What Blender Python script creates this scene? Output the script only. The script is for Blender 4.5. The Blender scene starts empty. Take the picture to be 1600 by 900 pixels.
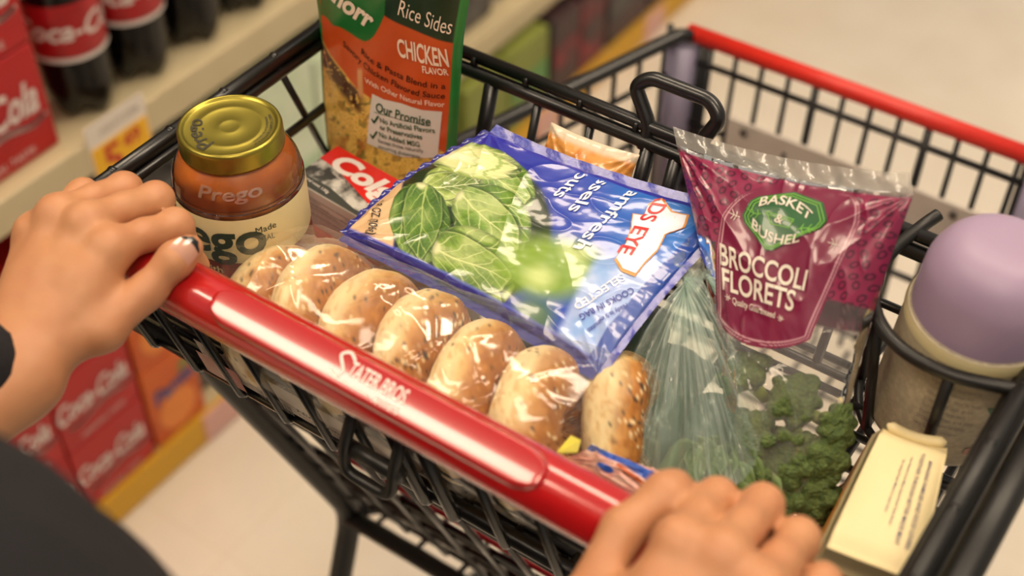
import bpy, bmesh, math, random
import numpy as np
from mathutils import Vector, Matrix
S = bpy.context.scene
COL = S.collection
random.seed(7)

# ------------------------------------------------------------------ camera
F_PX, PITCH, YAW = 2150.0, math.radians(44.2), math.radians(34.6)
CAM = np.array([0.33, -0.372, 1.57])
cam = bpy.data.cameras.new('camera'); camo = bpy.data.objects.new('camera', cam); COL.objects.link(camo)
cam.sensor_width = 36.0; cam.lens = 36.0 * F_PX / 1600.0
cam.clip_start = 0.02
camo.location = CAM
camo.rotation_euler = (math.pi / 2 - PITCH, 0, YAW)
cam.dof.use_dof = True; cam.dof.focus_distance = 0.89; cam.dof.aperture_fstop = 3.7
S.camera = camo
# ------------------------------------------------------------------ world, exposure
W = bpy.data.worlds.new('world'); S.world = W; W.use_nodes = True
W.node_tree.nodes['Background'].inputs[0].default_value = (1.0, 0.90, 0.77, 1)
W.node_tree.nodes['Background'].inputs[1].default_value = 0.42
S.view_settings.view_transform = 'Standard'; S.view_settings.look = 'None'
S.view_settings.gamma = 1; S.view_settings.use_curve_mapping = False
S.view_settings.exposure = -0.2
LAMP = 22.5
# ------------------------------------------------------------------ measuring: photo pixel -> point on a plane of the place
FW = np.array([-math.sin(YAW) * math.cos(PITCH), math.cos(YAW) * math.cos(PITCH), -math.sin(PITCH)])
RT = np.array([math.cos(YAW), math.sin(YAW), 0]); UP = np.cross(RT, FW)
def ray(u, v): return FW + RT * (u - 800) / F_PX - UP * (v - 450) / F_PX
def onz(u, v, z): d = ray(u, v); return CAM + d * (z - CAM[2]) / d[2]
def ony(u, v, y): d = ray(u, v); return CAM + d * (y - CAM[1]) / d[1]
def onx(u, v, x): d = ray(u, v); return CAM + d * (x - CAM[0]) / d[0]

# ------------------------------------------------------------------ materials
def hexc(h):
    h = h.lstrip('#'); c = [int(h[i:i + 2], 16) / 255 for i in (0, 2, 4)]
    return tuple(x / 12.92 if x <= .04045 else ((x + .055) / 1.055) ** 2.4 for x in c)
def _c(c): return hexc(c) if isinstance(c, str) else tuple(c)
def mat(name, col, rough=.5, metal=0, coat=0, noise=None, bump=None, spec=.5, sss=0, attr=False, coat_rough=.05):
    m = bpy.data.materials.new(name); m.use_nodes = True; nt = m.node_tree; N = nt.nodes; L = nt.links
    b = N['Principled BSDF']; c = _c(col)
    b.inputs['Base Color'].default_value = (*c, 1); b.inputs['Roughness'].default_value = rough
    b.inputs['Metallic'].default_value = metal; b.inputs['Coat Weight'].default_value = coat
    b.inputs['Coat Roughness'].default_value = coat_rough
    b.inputs['Specular IOR Level'].default_value = spec
    if sss:
        b.inputs['Subsurface Weight'].default_value = sss; b.inputs['Subsurface Radius'].default_value = (.01, .004, .002)
        b.inputs['Subsurface Scale'].default_value = 1.0
    tc = N.new('ShaderNodeTexCoord')
    if attr:
        a = N.new('ShaderNodeAttribute'); a.attribute_name = 'Col'; L.new(a.outputs['Color'], b.inputs['Base Color'])
    if noise:                      # (scale, second colour, contrast)
        n = N.new('ShaderNodeTexNoise'); n.inputs['Scale'].default_value = noise[0]; n.inputs['Detail'].default_value = 5
        L.new(tc.outputs['Object'], n.inputs['Vector'])
        r = N.new('ShaderNodeValToRGB'); k = noise[2]
        r.color_ramp.elements[0].position = .5 - k; r.color_ramp.elements[1].position = .5 + k
        r.color_ramp.elements[0].color = (*c, 1); r.color_ramp.elements[1].color = (*_c(noise[1]), 1)
        L.new(n.outputs['Fac'], r.inputs['Fac']); L.new(r.outputs['Color'], b.inputs['Base Color'])
    if bump:                       # (scale, strength, distance)
        n2 = N.new('ShaderNodeTexNoise'); n2.inputs['Scale'].default_value = bump[0]; n2.inputs['Detail'].default_value = 4
        L.new(tc.outputs['Object'], n2.inputs['Vector'])
        bp = N.new('ShaderNodeBump'); bp.inputs['Strength'].default_value = bump[1]; bp.inputs['Distance'].default_value = bump[2]
        L.new(n2.outputs['Fac'], bp.inputs['Height']); L.new(bp.outputs['Normal'], b.inputs['Normal'])
    return m
def film(name, tint, haze, gloss_rough=.08, bump=None, haze_col=(1, 1, 1), fres=1.45, attr=False, top=1.0):
    """thin clear plastic: see-through, with a glossy skin and a little milky haze"""
    m = bpy.data.materials.new(name); m.use_nodes = True; nt = m.node_tree; N = nt.nodes; L = nt.links
    N.remove(N['Principled BSDF']); out = N['Material Output']
    t = N.new('ShaderNodeBsdfTransparent'); t.inputs[0].default_value = (*_c(tint), 1)
    d = N.new('ShaderNodeBsdfDiffuse'); d.inputs[0].default_value = (*_c(haze_col), 1)
    g = N.new('ShaderNodeBsdfGlossy'); g.inputs['Roughness'].default_value = gloss_rough; g.inputs[0].default_value = (1, 1, 1, 1)
    tr = N.new('ShaderNodeBsdfTranslucent'); tr.inputs[0].default_value = (*_c(haze_col), 1)
    mh = N.new('ShaderNodeMixShader'); mh.inputs[0].default_value = .5; L.new(d.outputs[0], mh.inputs[1]); L.new(tr.outputs[0], mh.inputs[2])
    m1 = N.new('ShaderNodeMixShader'); m1.inputs[0].default_value = haze
    if attr:
        a = N.new('ShaderNodeAttribute'); a.attribute_name = 'Haze'; L.new(a.outputs['Fac'], m1.inputs[0])
    L.new(t.outputs[0], m1.inputs[1]); L.new(mh.outputs[0], m1.inputs[2])
    f = N.new('ShaderNodeFresnel'); f.inputs[0].default_value = fres
    cl = N.new('ShaderNodeMath'); cl.operation = 'MINIMUM'; cl.inputs[1].default_value = top; L.new(f.outputs[0], cl.inputs[0])
    m2 = N.new('ShaderNodeMixShader'); L.new(cl.outputs[0], m2.inputs[0]); L.new(m1.outputs[0], m2.inputs[1]); L.new(g.outputs[0], m2.inputs[2])
    if bump:
        tc = N.new('ShaderNodeTexCoord'); n2 = N.new('ShaderNodeTexNoise'); n2.inputs['Scale'].default_value = bump[0]; n2.inputs['Detail'].default_value = 3
        L.new(tc.outputs['Object'], n2.inputs['Vector'])
        bp = N.new('ShaderNodeBump'); bp.inputs['Strength'].default_value = bump[1]; bp.inputs['Distance'].default_value = bump[2]
        L.new(n2.outputs['Fac'], bp.inputs['Height'])
        for s in (f, g): L.new(bp.outputs['Normal'], s.inputs['Normal'])
    L.new(m2.outputs[0], out.inputs[0]); return m
def emit(name, col, s):
    m = bpy.data.materials.new(name); m.use_nodes = True; b = m.node_tree.nodes['Principled BSDF']
    b.inputs['Base Color'].default_value = (*_c(col), 1); b.inputs['Emission Color'].default_value = (*_c(col), 1)
    b.inputs['Emission Strength'].default_value = s; return m

# ------------------------------------------------------------------ objects
def tag(o, label=None, cat=None, group=None, kind=None):
    if label: o['label'] = label
    if cat: o['category'] = cat
    if group: o['group'] = group
    if kind: o['kind'] = kind
    return o
def thing(name, label, cat, loc=(0, 0, 0), rz=0, group=None):
    o = bpy.data.objects.new(name, None); COL.objects.link(o); o.location = Vector([float(x) for x in loc]); o.rotation_euler = (0, 0, rz)
    o.empty_display_size = .05
    return tag(o, label, cat, group)
def mo(name, V, Fc, m=None, parent=None, smooth=True, world=True, mats=None, fmat=None):
    """link vertices and faces as ONE mesh object; world coordinates unless world=False"""
    V = np.asarray(V, float)
    me = bpy.data.meshes.new(name)
    off = np.zeros(3)
    if parent is not None and world:
        M = np.array(parent_matrix(parent).inverted()); V = V @ M[:3, :3].T + M[:3, 3]
    me.from_pydata(V.tolist(), [], [tuple(int(i) for i in f) for f in Fc]); me.update()
    for mm in (mats or ([m] if m else [])): me.materials.append(mm)
    if fmat is not None: me.polygons.foreach_set('material_index', np.asarray(fmat, dtype=np.int32))
    if smooth: me.polygons.foreach_set('use_smooth', np.ones(len(me.polygons), dtype=bool))
    o = bpy.data.objects.new(name, me); COL.objects.link(o)
    if parent is not None: o.parent = parent
    return o
def parent_matrix(p):
    M = Matrix.LocRotScale(p.location, p.rotation_euler, None)
    return parent_matrix(p.parent) @ M if p.parent else M
def setcol(o, C, name='Col'):
    a = o.data.color_attributes.new(name, 'FLOAT_COLOR', 'POINT')
    C = np.asarray(C, np.float32)
    if C.shape[1] == 3: C = np.hstack([C, np.ones((len(C), 1), np.float32)])
    a.data.foreach_set('color', C.ravel())
def setfac(o, A, name):
    a = o.data.attributes.new(name, 'FLOAT', 'POINT'); a.data.foreach_set('value', np.asarray(A, np.float32).ravel())
class MB:
    def __init__(s): s.V = []; s.F = []; s.M = []
    def add(s, V, Fc, mi=0):
        n = len(s.V); s.V.extend([tuple(map(float, v)) for v in V]); s.F.extend([tuple(i + n for i in f) for f in Fc]); s.M.extend([mi] * len(Fc)); return s
    def tube(s, pts, r, seg=10, closed=False, mi=0): V, Fc = tube(pts, r, seg, closed); return s.add(V, Fc, mi)
    def box(s, lo, hi, mi=0):
        x0, y0, z0 = lo; x1, y1, z1 = hi
        V = [(x0, y0, z0), (x1, y0, z0), (x1, y1, z0), (x0, y1, z0), (x0, y0, z1), (x1, y0, z1), (x1, y1, z1), (x0, y1, z1)]
        return s.add(V, [(3, 2, 1, 0), (4, 5, 6, 7), (0, 1, 5, 4), (1, 2, 6, 5), (2, 3, 7, 6), (3, 0, 4, 7)], mi)
    def build(s, name, m=None, parent=None, smooth=True, mats=None, bevel=0):
        o = mo(name, s.V, s.F, m, parent, smooth, True, mats, s.M if mats else None)
        if bevel:
            b = o.modifiers.new('bevel', 'BEVEL'); b.width = bevel; b.segments = 3; b.limit_method = 'ANGLE'; b.angle_limit = .6
            w = o.modifiers.new('wn', 'WEIGHTED_NORMAL')
        return o
def tube(pts, r, seg=10, closed=False):
    P = np.array(pts, float); n = len(P); R = np.broadcast_to(np.asarray(r, float), (n,))
    T = np.zeros_like(P)
    for i in range(n):
        a = P[(i - 1) % n] if (closed or i > 0) else P[i]; b = P[(i + 1) % n] if (closed or i < n - 1) else P[i]
        T[i] = (b - a) / max(np.linalg.norm(b - a), 1e-9)
    ref = np.array([0, 0, 1.]) if abs(T[0][2]) < .9 else np.array([1., 0, 0])
    V = []; Fc = []; nrm = np.cross(T[0], ref); nrm /= np.linalg.norm(nrm)
    for i in range(n):
        nrm = nrm - T[i] * (nrm @ T[i]); nrm /= max(np.linalg.norm(nrm), 1e-9); bi = np.cross(T[i], nrm)
        for k in range(seg):
            a = 2 * math.pi * k / seg; V.append(P[i] + R[i] * (nrm * math.cos(a) + bi * math.sin(a)))
    for i in range(n if closed else n - 1):
        j = (i + 1) % n
        for k in range(seg):
            k2 = (k + 1) % seg; Fc.append((i * seg + k, i * seg + k2, j * seg + k2, j * seg + k))
    if not closed:
        Fc.append(tuple(range(seg))[::-1]); Fc.append(tuple((n - 1) * seg + k for k in range(seg)))
    return V, Fc
def fillet(pts, rad, n=6, closed=False):
    P = [np.array(p, float) for p in pts]; out = []; N_ = len(P)
    for i, p in enumerate(P):
        if not closed and i in (0, N_ - 1): out.append(p); continue
        a = P[i - 1] - p; b = P[(i + 1) % N_] - p; la = np.linalg.norm(a); lb = np.linalg.norm(b)
        r = min(rad, la * .45, lb * .45); a = p + a / la * r; b = p + b / lb * r
        for k in range(n + 1):
            t = k / n; out.append((1 - t) ** 2 * a + 2 * t * (1 - t) * p + t * t * b)
    return out
def lathe(prof, seg=48, c=(0, 0, 0), cap=True):
    V = []; Fc = []
    for r, z in prof:
        for k in range(seg):
            a = 2 * math.pi * k / seg; V.append((c[0] + r * math.cos(a), c[1] + r * math.sin(a), c[2] + z))
    for i in range(len(prof) - 1):
        for k in range(seg):
            k2 = (k + 1) % seg; Fc.append((i * seg + k, i * seg + k2, (i + 1) * seg + k2, (i + 1) * seg + k))
    if cap:
        Fc.append(tuple(range(seg))[::-1]); Fc.append(tuple((len(prof) - 1) * seg + k for k in range(seg)))
    return V, Fc
def grid_faces(nu, nv, base=0, flip=False):
    F_ = []
    for i in range(nu - 1):
        for j in range(nv - 1):
            q = (base + i * nv + j, base + (i + 1) * nv + j, base + (i + 1) * nv + j + 1, base + i * nv + j + 1)
            F_.append(q[::-1] if flip else q)
    return F_
# smooth value noise (2-D and 3-D), vectorised
def _h(n): 
    n = np.sin(n) * 43758.5453; return n - np.floor(n)
def vn2(x, y, seed=0):
    x = np.asarray(x, float); y = np.asarray(y, float); i = np.floor(x); j = np.floor(y); f = x - i; g = y - j
    f = f * f * (3 - 2 * f); g = g * g * (3 - 2 * g); H = lambda a, b: _h(a * 127.1 + b * 311.7 + seed * 74.7)
    return (H(i, j) * (1 - f) + H(i + 1, j) * f) * (1 - g) + (H(i, j + 1) * (1 - f) + H(i + 1, j + 1) * f) * g
def fbm2(x, y, seed=0, o=4):
    s = 0; a = .5
    for k in range(o): s = s + a * vn2(x, y, seed + k); x = x * 2.03 + 1.7; y = y * 2.03 + 9.2; a *= .5
    return s / (1 - .5 ** o)
def vn3(P, seed=0):
    i = np.floor(P); f = P - i; f = f * f * (3 - 2 * f)
    def H(a, b, c): return _h((i[..., 0] + a) * 127.1 + (i[..., 1] + b) * 311.7 + (i[..., 2] + c) * 74.7 + seed * 19.3)
    x, y, z = f[..., 0], f[..., 1], f[..., 2]
    l = lambda a, b, t: a * (1 - t) + b * t
    return l(l(l(H(0, 0, 0), H(1, 0, 0), x), l(H(0, 1, 0), H(1, 1, 0), x), y), l(l(H(0, 0, 1), H(1, 0, 1), x), l(H(0, 1, 1), H(1, 1, 1), x), y), z)
def sstep(a, b, x): t = np.clip((x - a) / (b - a), 0, 1); return t * t * (3 - 2 * t)
def mixc(C, col, k): return C * (1 - k[..., None]) + np.array(_c(col)) * k[..., None]

# ------------------------------------------------------------------ lettering: flat text or pen strokes, laid on a surface by a mapping (x, y) -> point
def flat_text(s, size=1.0, bold=0.0, shear=0.0, sx=1.0, align='CENTER', spacing=1.0):
    cu = bpy.data.curves.new('t', 'FONT'); cu.body = s; cu.size = size; cu.offset = bold; cu.shear = shear
    cu.align_x = align; cu.align_y = 'CENTER'; cu.resolution_u = 4; cu.space_character = spacing
    o = bpy.data.objects.new('t', cu); COL.objects.link(o)
    me = o.to_mesh(); V = np.array([v.co[:2] for v in me.vertices]).reshape(-1, 2); Fc = [tuple(p.vertices) for p in me.polygons]
    o.to_mesh_clear(); bpy.data.objects.remove(o); bpy.data.curves.remove(cu)
    if len(V): V[:, 0] *= sx
    return V, Fc
def poly2(pts):
    return np.array(pts, float), [tuple(range(len(pts)))]
def strokes2(lines, w):
    V = []; Fc = []
    for ln in lines:
        P = np.array(ln, float)
        for i in range(len(P) - 1):
            a, b = P[i], P[i + 1]; d = b - a; L_ = np.linalg.norm(d)
            if L_ < 1e-9: continue
            d /= L_; n = np.array([-d[1], d[0]]) * w / 2; k = len(V)
            V += [a - n, b - n, b + n, a + n]; Fc.append((k, k + 1, k + 2, k + 3))
        for p in P:
            k = len(V); V += [p + w / 2 * np.array([math.cos(t), math.sin(t)]) for t in np.linspace(0, 2 * math.pi, 9)[:-1]]; Fc.append(tuple(range(k, k + 8)))
    return np.array(V), Fc
def smooth_line(pts, n=6):
    P = np.array(pts, float); out = []
    for i in range(len(P) - 1):
        p0 = P[max(i - 1, 0)]; p1 = P[i]; p2 = P[i + 1]; p3 = P[min(i + 2, len(P) - 1)]
        for k in range(n):
            t = k / n; out.append(.5 * ((2 * p1) + (-p0 + p2) * t + (2 * p0 - 5 * p1 + 4 * p2 - p3) * t * t + (-p0 + 3 * p1 - 3 * p2 + p3) * t ** 3))
    return out + [P[-1]]
def place2(VF, pos=(0, 0), rot=0.0):
    V, Fc = VF; c, s = math.cos(rot), math.sin(rot); V = np.asarray(V)
    return V @ np.array([[c, s], [-s, c]]) + np.array(pos), Fc
def join2(*VFs):
    V = []; Fc = []
    for v, f in VFs:
        n = len(V); V += [tuple(x) for x in v]; Fc += [tuple(i + n for i in q) for q in f]
    return np.array(V).reshape(-1, 2), Fc
def refine2(VF, L_):
    bm = bmesh.new(); V, Fc = VF; vs = [bm.verts.new((x, y, 0)) for x, y in V]
    for f in Fc:
        try: bm.faces.new([vs[i] for i in f])
        except ValueError: pass
    bmesh.ops.triangulate(bm, faces=bm.faces[:])
    for _ in range(6):
        es = [e for e in bm.edges if e.calc_length() > L_]
        if not es: break
        bmesh.ops.subdivide_edges(bm, edges=es, cuts=1); bmesh.ops.triangulate(bm, faces=bm.faces[:])
    bm.verts.index_update(); V = np.array([v.co[:2] for v in bm.verts]).reshape(-1, 2); Fc = [tuple(v.index for v in f.verts) for f in bm.faces]; bm.free()
    return V, Fc
def decal(name, VF, mapf, m, parent, refine=None):
    """mapf takes arrays x, y and returns points on the printed surface"""
    if refine: VF = refine2(VF, refine)
    V, Fc = VF
    if len(V) == 0: return None
    return mo(name, mapf(V[:, 0], V[:, 1]), Fc, m, parent, smooth=True)
def plane_map(o, ex, ey, lift=.0004):
    o = np.array(o, float); ex = np.array(ex, float); ey = np.array(ey, float); n = np.cross(ex, ey); n /= np.linalg.norm(n)
    return lambda x, y: o + np.outer(x, ex) + np.outer(y, ey) + n * lift
# ------------------------------------------------------------------ implicit surfaces (for hands and other soft bodies)
def seg_sdf(P, a, b, ra, rb):
    a = np.array(a); b = np.array(b); ba = b - a; t = np.clip(((P - a) @ ba) / (ba @ ba), 0, 1)
    return np.linalg.norm(P - a - t[..., None] * ba, axis=-1) - (ra + (rb - ra) * t)
def smin(a, b, k):
    h = np.clip(.5 + .5 * (b - a) / k, 0, 1); return b + (a - b) * h - k * h * (1 - h)
def smax(a, b, k): return -smin(-a, -b, k)
def nets(f, lo, hi, h):
    """surface nets: mesh of f < 0"""
    lo = np.array(lo, float); hi = np.array(hi, float); n = np.ceil((hi - lo) / h).astype(int) + 1
    ax = [lo[i] + h * np.arange(n[i]) for i in range(3)]
    G = np.stack(np.meshgrid(*ax, indexing='ij'), -1); D = f(G)
    s = D < 0; c = s[:-1, :-1, :-1].astype(int)
    corners = [(i, j, k) for i in (0, 1) for j in (0, 1) for k in (0, 1)]
    sl = lambda A, c: A[c[0]:A.shape[0] - 1 + c[0], c[1]:A.shape[1] - 1 + c[1], c[2]:A.shape[2] - 1 + c[2]]
    cnt = sum(sl(s, c).astype(int) for c in corners); act = (cnt > 0) & (cnt < 8)
    pos = np.zeros(act.shape + (3,)); w = np.zeros(act.shape)
    for a in range(8):
        for b in range(a + 1, 8):
            ca, cb = corners[a], corners[b]
            if sum(abs(x - y) for x, y in zip(ca, cb)) != 1: continue
            da, db = sl(D, ca), sl(D, cb); m = ((da < 0) != (db < 0)); t = np.where(m, da / np.where(m, da - db, 1), 0)
            for q in range(3): pos[..., q] += np.where(m, ca[q] + t * (cb[q] - ca[q]), 0)
            w += m
    idx = -np.ones(act.shape, int); idx[act] = np.arange(act.sum())
    base = np.stack(np.nonzero(act), -1); V = lo + h * (base + pos[act] / w[act][:, None]); Fc = []
    for q in range(3):
        e = [0, 0, 0]; e[q] = 1; u, v = [(1, 2), (2, 0), (0, 1)][q]
        A = s[:s.shape[0] - e[0], :s.shape[1] - e[1], :s.shape[2] - e[2]]; B = s[e[0]:, e[1]:, e[2]:]
        for p in np.argwhere(A != B):
            if p[u] == 0 or p[v] == 0 or (p >= np.array(act.shape)).any(): continue
            q0 = p.copy(); q1 = p.copy(); q2 = p.copy(); q3 = p.copy(); q1[u] -= 1; q2[u] -= 1; q2[v] -= 1; q3[v] -= 1
            F_ = (idx[tuple(q0)], idx[tuple(q1)], idx[tuple(q2)], idx[tuple(q3)])
            if min(F_) < 0: continue
            Fc.append(F_ if A[tuple(p)] else F_[::-1])
    return V, Fc
def copy_thing(o, parent=None):
    c = o.copy(); COL.objects.link(c)
    if parent: c.parent = parent
    for ch in [x for x in o.children]: copy_thing(ch, c)
    return c
# ================================================================== THE STORE: floor, lights, shelving
M_floor = mat('vinyl_floor', '#e9dfd0', rough=.28, coat=1, coat_rough=.09, noise=(9, '#e0d4c3', .25), bump=(60, .04, .001))
def floor_joints(m):
    nt = m.node_tree; N = nt.nodes; L = nt.links; b = N['Principled BSDF']; src = b.inputs['Base Color'].links[0].from_socket
    tc = N.new('ShaderNodeTexCoord'); br = N.new('ShaderNodeTexBrick'); br.offset = 0; br.inputs['Scale'].default_value = 1
    br.inputs['Brick Width'].default_value = .305; br.inputs['Row Height'].default_value = .305; br.inputs['Mortar Size'].default_value = .0012
    L.new(tc.outputs['Object'], br.inputs['Vector']); mx = N.new('ShaderNodeMix'); mx.data_type = 'RGBA'
    L.new(br.outputs['Fac'], mx.inputs[0]); L.new(src, mx.inputs[6]); mx.inputs[7].default_value = (*hexc('#dccfbc'), 1); L.new(mx.outputs[2], b.inputs['Base Color'])
floor_joints(M_floor)
fl = MB(); fl.box((-3.2, -3, -.05), (5, 9, 0)); tag(fl.build('floor', M_floor, smooth=False), kind='structure')

M_lamp = emit('lamp_diffuser', '#ffe9cc', LAMP); M_lframe = mat('lamp_frame', '#e8e6e0', .5)
for i, (x, y) in enumerate([(-1.3, -.92), (.75, -.9), (-.75, 1.1), (.75, 1.1), (-.25, 7.15), (1.6, 7.15)]):
    t = thing('ceiling_light', 'long fluorescent fixture overhead, %s of the aisle, %s' % ('left side' if x < 0 else 'right side', ['behind the cart', 'above the cart', 'at the far end'][i // 2]), 'light', (x, y, 3.2), group='fluorescent fixtures')
    f = MB(); f.box((x - .64, y - .24, 3.2), (x + .64, y + .24, 3.28)); f.build('lamp_housing', M_lframe, t, False)
    d = MB(); d.box((x - .6, y - .20, 3.17), (x + .6, y + .20, 3.2)); d.build('lamp_diffuser', M_lamp, t, False)

M_shelf = mat('cream_shelf', '#cfc09c', .45, noise=(20, '#c6b690', .3)); M_back = mat('shelf_back', '#4a4540', .7)
M_yellow = mat('yellow_strip', '#d9a520', .5); M_dark = mat('dark_void', '#1c1a19', .8)
XF = -.80
shelf = thing('store_shelf', 'long cream steel supermarket shelving bay stocked with soft drinks along the aisle', 'shelf', (-1.0, .8, 0))
b = MB(); b.box((-1.26, -1.2, 0), (-1.24, 3.2, 1.9)); b.build('back_panel', M_back, shelf, False)
b = MB(); b.box((-1.24, -1.2, .545), (XF, 1.02, .57)); b.box((XF - .004, -1.2, .528), (XF + .004, 1.02, .574)); b.build('shelf_board', M_shelf, shelf, False, bevel=.002)
b = MB(); b.box((-1.24, 1.03, .255), (XF, 3.2, .28)); b.box((XF - .004, 1.03, .238), (XF + .004, 3.2, .284)); b.build('shelf_board', M_shelf, shelf, False, bevel=.002)
b = MB(); b.box((-1.24, 1.03, .72), (XF - .1, 3.2, .745)); b.build('shelf_board', M_shelf, shelf, False, bevel=.002)
b = MB(); b.box((-1.24, -1.2, .0), (-.775, 3.2, .058)); b.build('base_deck', M_shelf, shelf, False)
b = MB(); b.box((-.775, -1.2, .004), (-.768, 3.2, .06)); b.build('kick_strip', M_yellow, shelf, False)
M_pink = mat('pink_tag', '#e0b0a4', .6)
for y in (.47, 1.33, 1.72): b = MB(); b.box((-.768, y - .035, .006), (-.765, y + .035, .058)); b.build('price_strip', M_pink, shelf, False)

# ---- price tag clipped on the shelf lip
M_white = mat('paper_white', '#e6dcd0', .6); M_tagy = mat('tag_yellow', '#f2b81e', .55); M_red = mat('tag_red', '#c4331c', .5)
pt = thing('price_tag', 'yellow and white price tag with a red 5 hanging below the cola bottles', 'price tag', (XF + .006, .445, .53))
b = MB(); b.box((XF + .0045, .388, .500), (XF + .0055, .480, .594)); b.build('tag_paper', M_white, pt, False)
b = MB(); b.box((XF + .0056, .390, .498), (XF + .0066, .478, .561)); b.build('tag_band', M_tagy, pt, False)
mp = plane_map((XF + .0067, .438, .531), (0, 1, 0), (0, 0, 1))
decal('price_number', join2(place2(flat_text('5', .062, .0014), (-.020, .0)), place2(flat_text('49', .028, .0008), (.012, .014))), mp, M_red, pt)
M_tx = mat('print_grey', '#8a7f78', .6)
decal('tag_print', place2(flat_text('COLA 2 LITER', .010), (0, .047)), mp, M_tx, pt)

# ---- cola bottles
M_cola = mat('cola_bottle', '#070505', .22, coat=.15, spec=.3); M_lab = mat('red_bottle_label', '#b5121b', .4, noise=(40, '#8e0f16', .2)); M_cap = mat('red_cap', '#b01018', .4)
M_lw = mat('label_white', '#d8ccc6', .5)
def bottle(label, loc, liquid, lab, cap, group, txt=None):
    t = thing('soda_bottle', label, 'bottle', loc, group=group); x, y, z = loc
    prof = []
    seg = 40; V = []; Fc = []
    zs = [(.020, .0), (.034, .002), (.041, .012), (.0435, .028), (.044, .045), (.0435, .08), (.0435, .17), (.044, .19), (.040, .215), (.028, .245), (.016, .268), (.0135, .285)]
    for r, h in zs:
        for k in range(seg):
            a = 2 * math.pi * k / seg; rr = r; hh = h
            if h < .04: lob = .5 + .5 * math.cos(5 * a); rr = r * (1 - .16 * (1 - lob) * (1 - h / .04)); hh = h + .014 * (1 - lob) * (1 - h / .04)
            V.append((x + rr * math.cos(a), y + rr * math.sin(a), z + hh))
    for i in range(len(zs) - 1):
        for k in range(seg): k2 = (k + 1) % seg; Fc.append((i * seg + k, i * seg + k2, (i + 1) * seg + k2, (i + 1) * seg + k))
    Fc += [tuple(range(seg))[::-1], tuple((len(zs) - 1) * seg + k for k in range(seg))]
    mo('bottle_body', V, Fc, liquid, t)
    V, Fc = lathe([(.0442, .092), (.0445, .094), (.0445, .158), (.0442, .16)], 40, loc, False); lb = mo('bottle_label', V, Fc, lab, t)
    V, Fc = lathe([(.0155, .283), (.0155, .298), (.014, .300)], 24, loc); mo('bottle_cap', V, Fc, cap, t)
    if txt:
        mp_ = lambda X, Y: np.stack([x + .0449 * np.cos(X / .0449), y + .0449 * np.sin(X / .0449), z + .126 + Y], -1)
        decal('label_lettering', place2(flat_text(txt, .036, .0008, .3), (-.02, 0), 0), mp_, M_lw, lb, .01)
        decal('label_stripe', refine2((np.array([(-.1, -.04), (.05, -.04), (.05, -.034), (-.1, -.034)]), [(0, 1, 2, 3)]), .006), mp_, M_lw, lb)
    return t
names = ['nearest the red cartons', 'second from the red cartons', 'third from the red cartons', 'fourth from the red cartons', 'fifth from the red cartons', 'sixth from the red cartons', 'last before the shelf joint']
for k in range(7):
    bottle('dark cola bottle with red wrap label, front row, ' + names[k], (-.862, .447 + .0915 * k, .571), M_cola, M_lab, M_cap, 'cola bottles on the shelf', 'Coca-Cola')
# ---- red 12-pack cartons
M_crt = mat('red_carton', '#bd1219', .45, noise=(14, '#a80f18', .3)); M_crt2 = mat('carton_dark_red', '#8f0c14', .45)
M_script = mat('carton_script', '#e2d3cd', .5)
SW = [smooth_line([(-.075, -.030), (-.055, -.038), (-.02, -.030), (.02, -.022), (.06, -.030), (.085, -.024)], 6)]
def carton(label, lo, hi, cat='carton', group=None, m=M_crt, rot=0, script=True, size=.05):
    t = thing('drink_carton', label, cat, ((lo[0] + hi[0]) / 2, (lo[1] + hi[1]) / 2, lo[2]), group=group)
    b = MB(); b.box(lo, hi); c = b.build('carton_board', m, t, False, bevel=.003)
    w = hi[1] - lo[1]; h = hi[2] - lo[2]
    mp_ = plane_map((hi[0], (lo[1] + hi[1]) / 2, (lo[2] + hi[2]) / 2), (0, 1, 0), (0, 0, 1), .0012)
    if script:
        k = w / .19
        VF = join2((lambda T: (np.stack([(T[0][:, 0] - T[0][:, 0].mean()) * (.92 * w / np.ptp(T[0][:, 0])), T[0][:, 1] * (size / .05)], -1) + [0, .008 * k], T[1]))(flat_text('Coca-Cola', .05, .0012, .35)), place2((lambda s: (s[0] * k, s[1]))(strokes2(SW, .006)), (0, 0)))
        decal('carton_script', place2(VF, (0, 0), rot), mp_, M_script, t)
        decal('carton_small_print', place2(flat_text('ORIGINAL TASTE', size * .22), (0, -.4 * h), 0), mp_, M_script, t)
        band = poly2([(-w * .49, -h * .5), (w * .49, -h * .5), (w * .49, -h * .3), (-w * .49, -h * .3)])
    return t
for k, (y0, y1, z0, z1, lb) in enumerate([(.208, .374, .572, .712, 'red 12-pack cola carton on the upper shelf beside the bottles, lower of two'),
                                      (.208, .374, .714, .85, 'red 12-pack cola carton stacked on top of another beside the bottles'),
                                      (.03, .204, .572, .712, 'red 12-pack cola carton on the upper shelf, further from the bottles')]):
    carton(lb, (-1.15, y0, z0), (-.825, y1, z1), group='cartons on the upper shelf', rot=0.0, size=.058)
for c, (y0, y1) in enumerate([(-.035, .092), (.095, .222), (.225, .352)]):
    for r in range(3):
        z0 = .06 + r * .122
        carton('red cola carton at the base of the shelf, %s row, %s' % (['bottom', 'middle', 'top'][r], ['furthest left column', 'middle column', 'column beside the orange cartons'][c]), (-1.1, y0, z0), (-.775, y1, z0 + .12), group='cartons on the base deck', size=.044)
M_or = mat('orange_carton', '#d8661a', .45, noise=(16, '#c44e12', .25)); M_og = mat('orange_light', '#eb8a3c', .5); M_blue_t = mat('carton_blue', '#2c4a86', .5); M_gl = mat('leaf_green_print', '#5d8f4e', .5)
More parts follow.
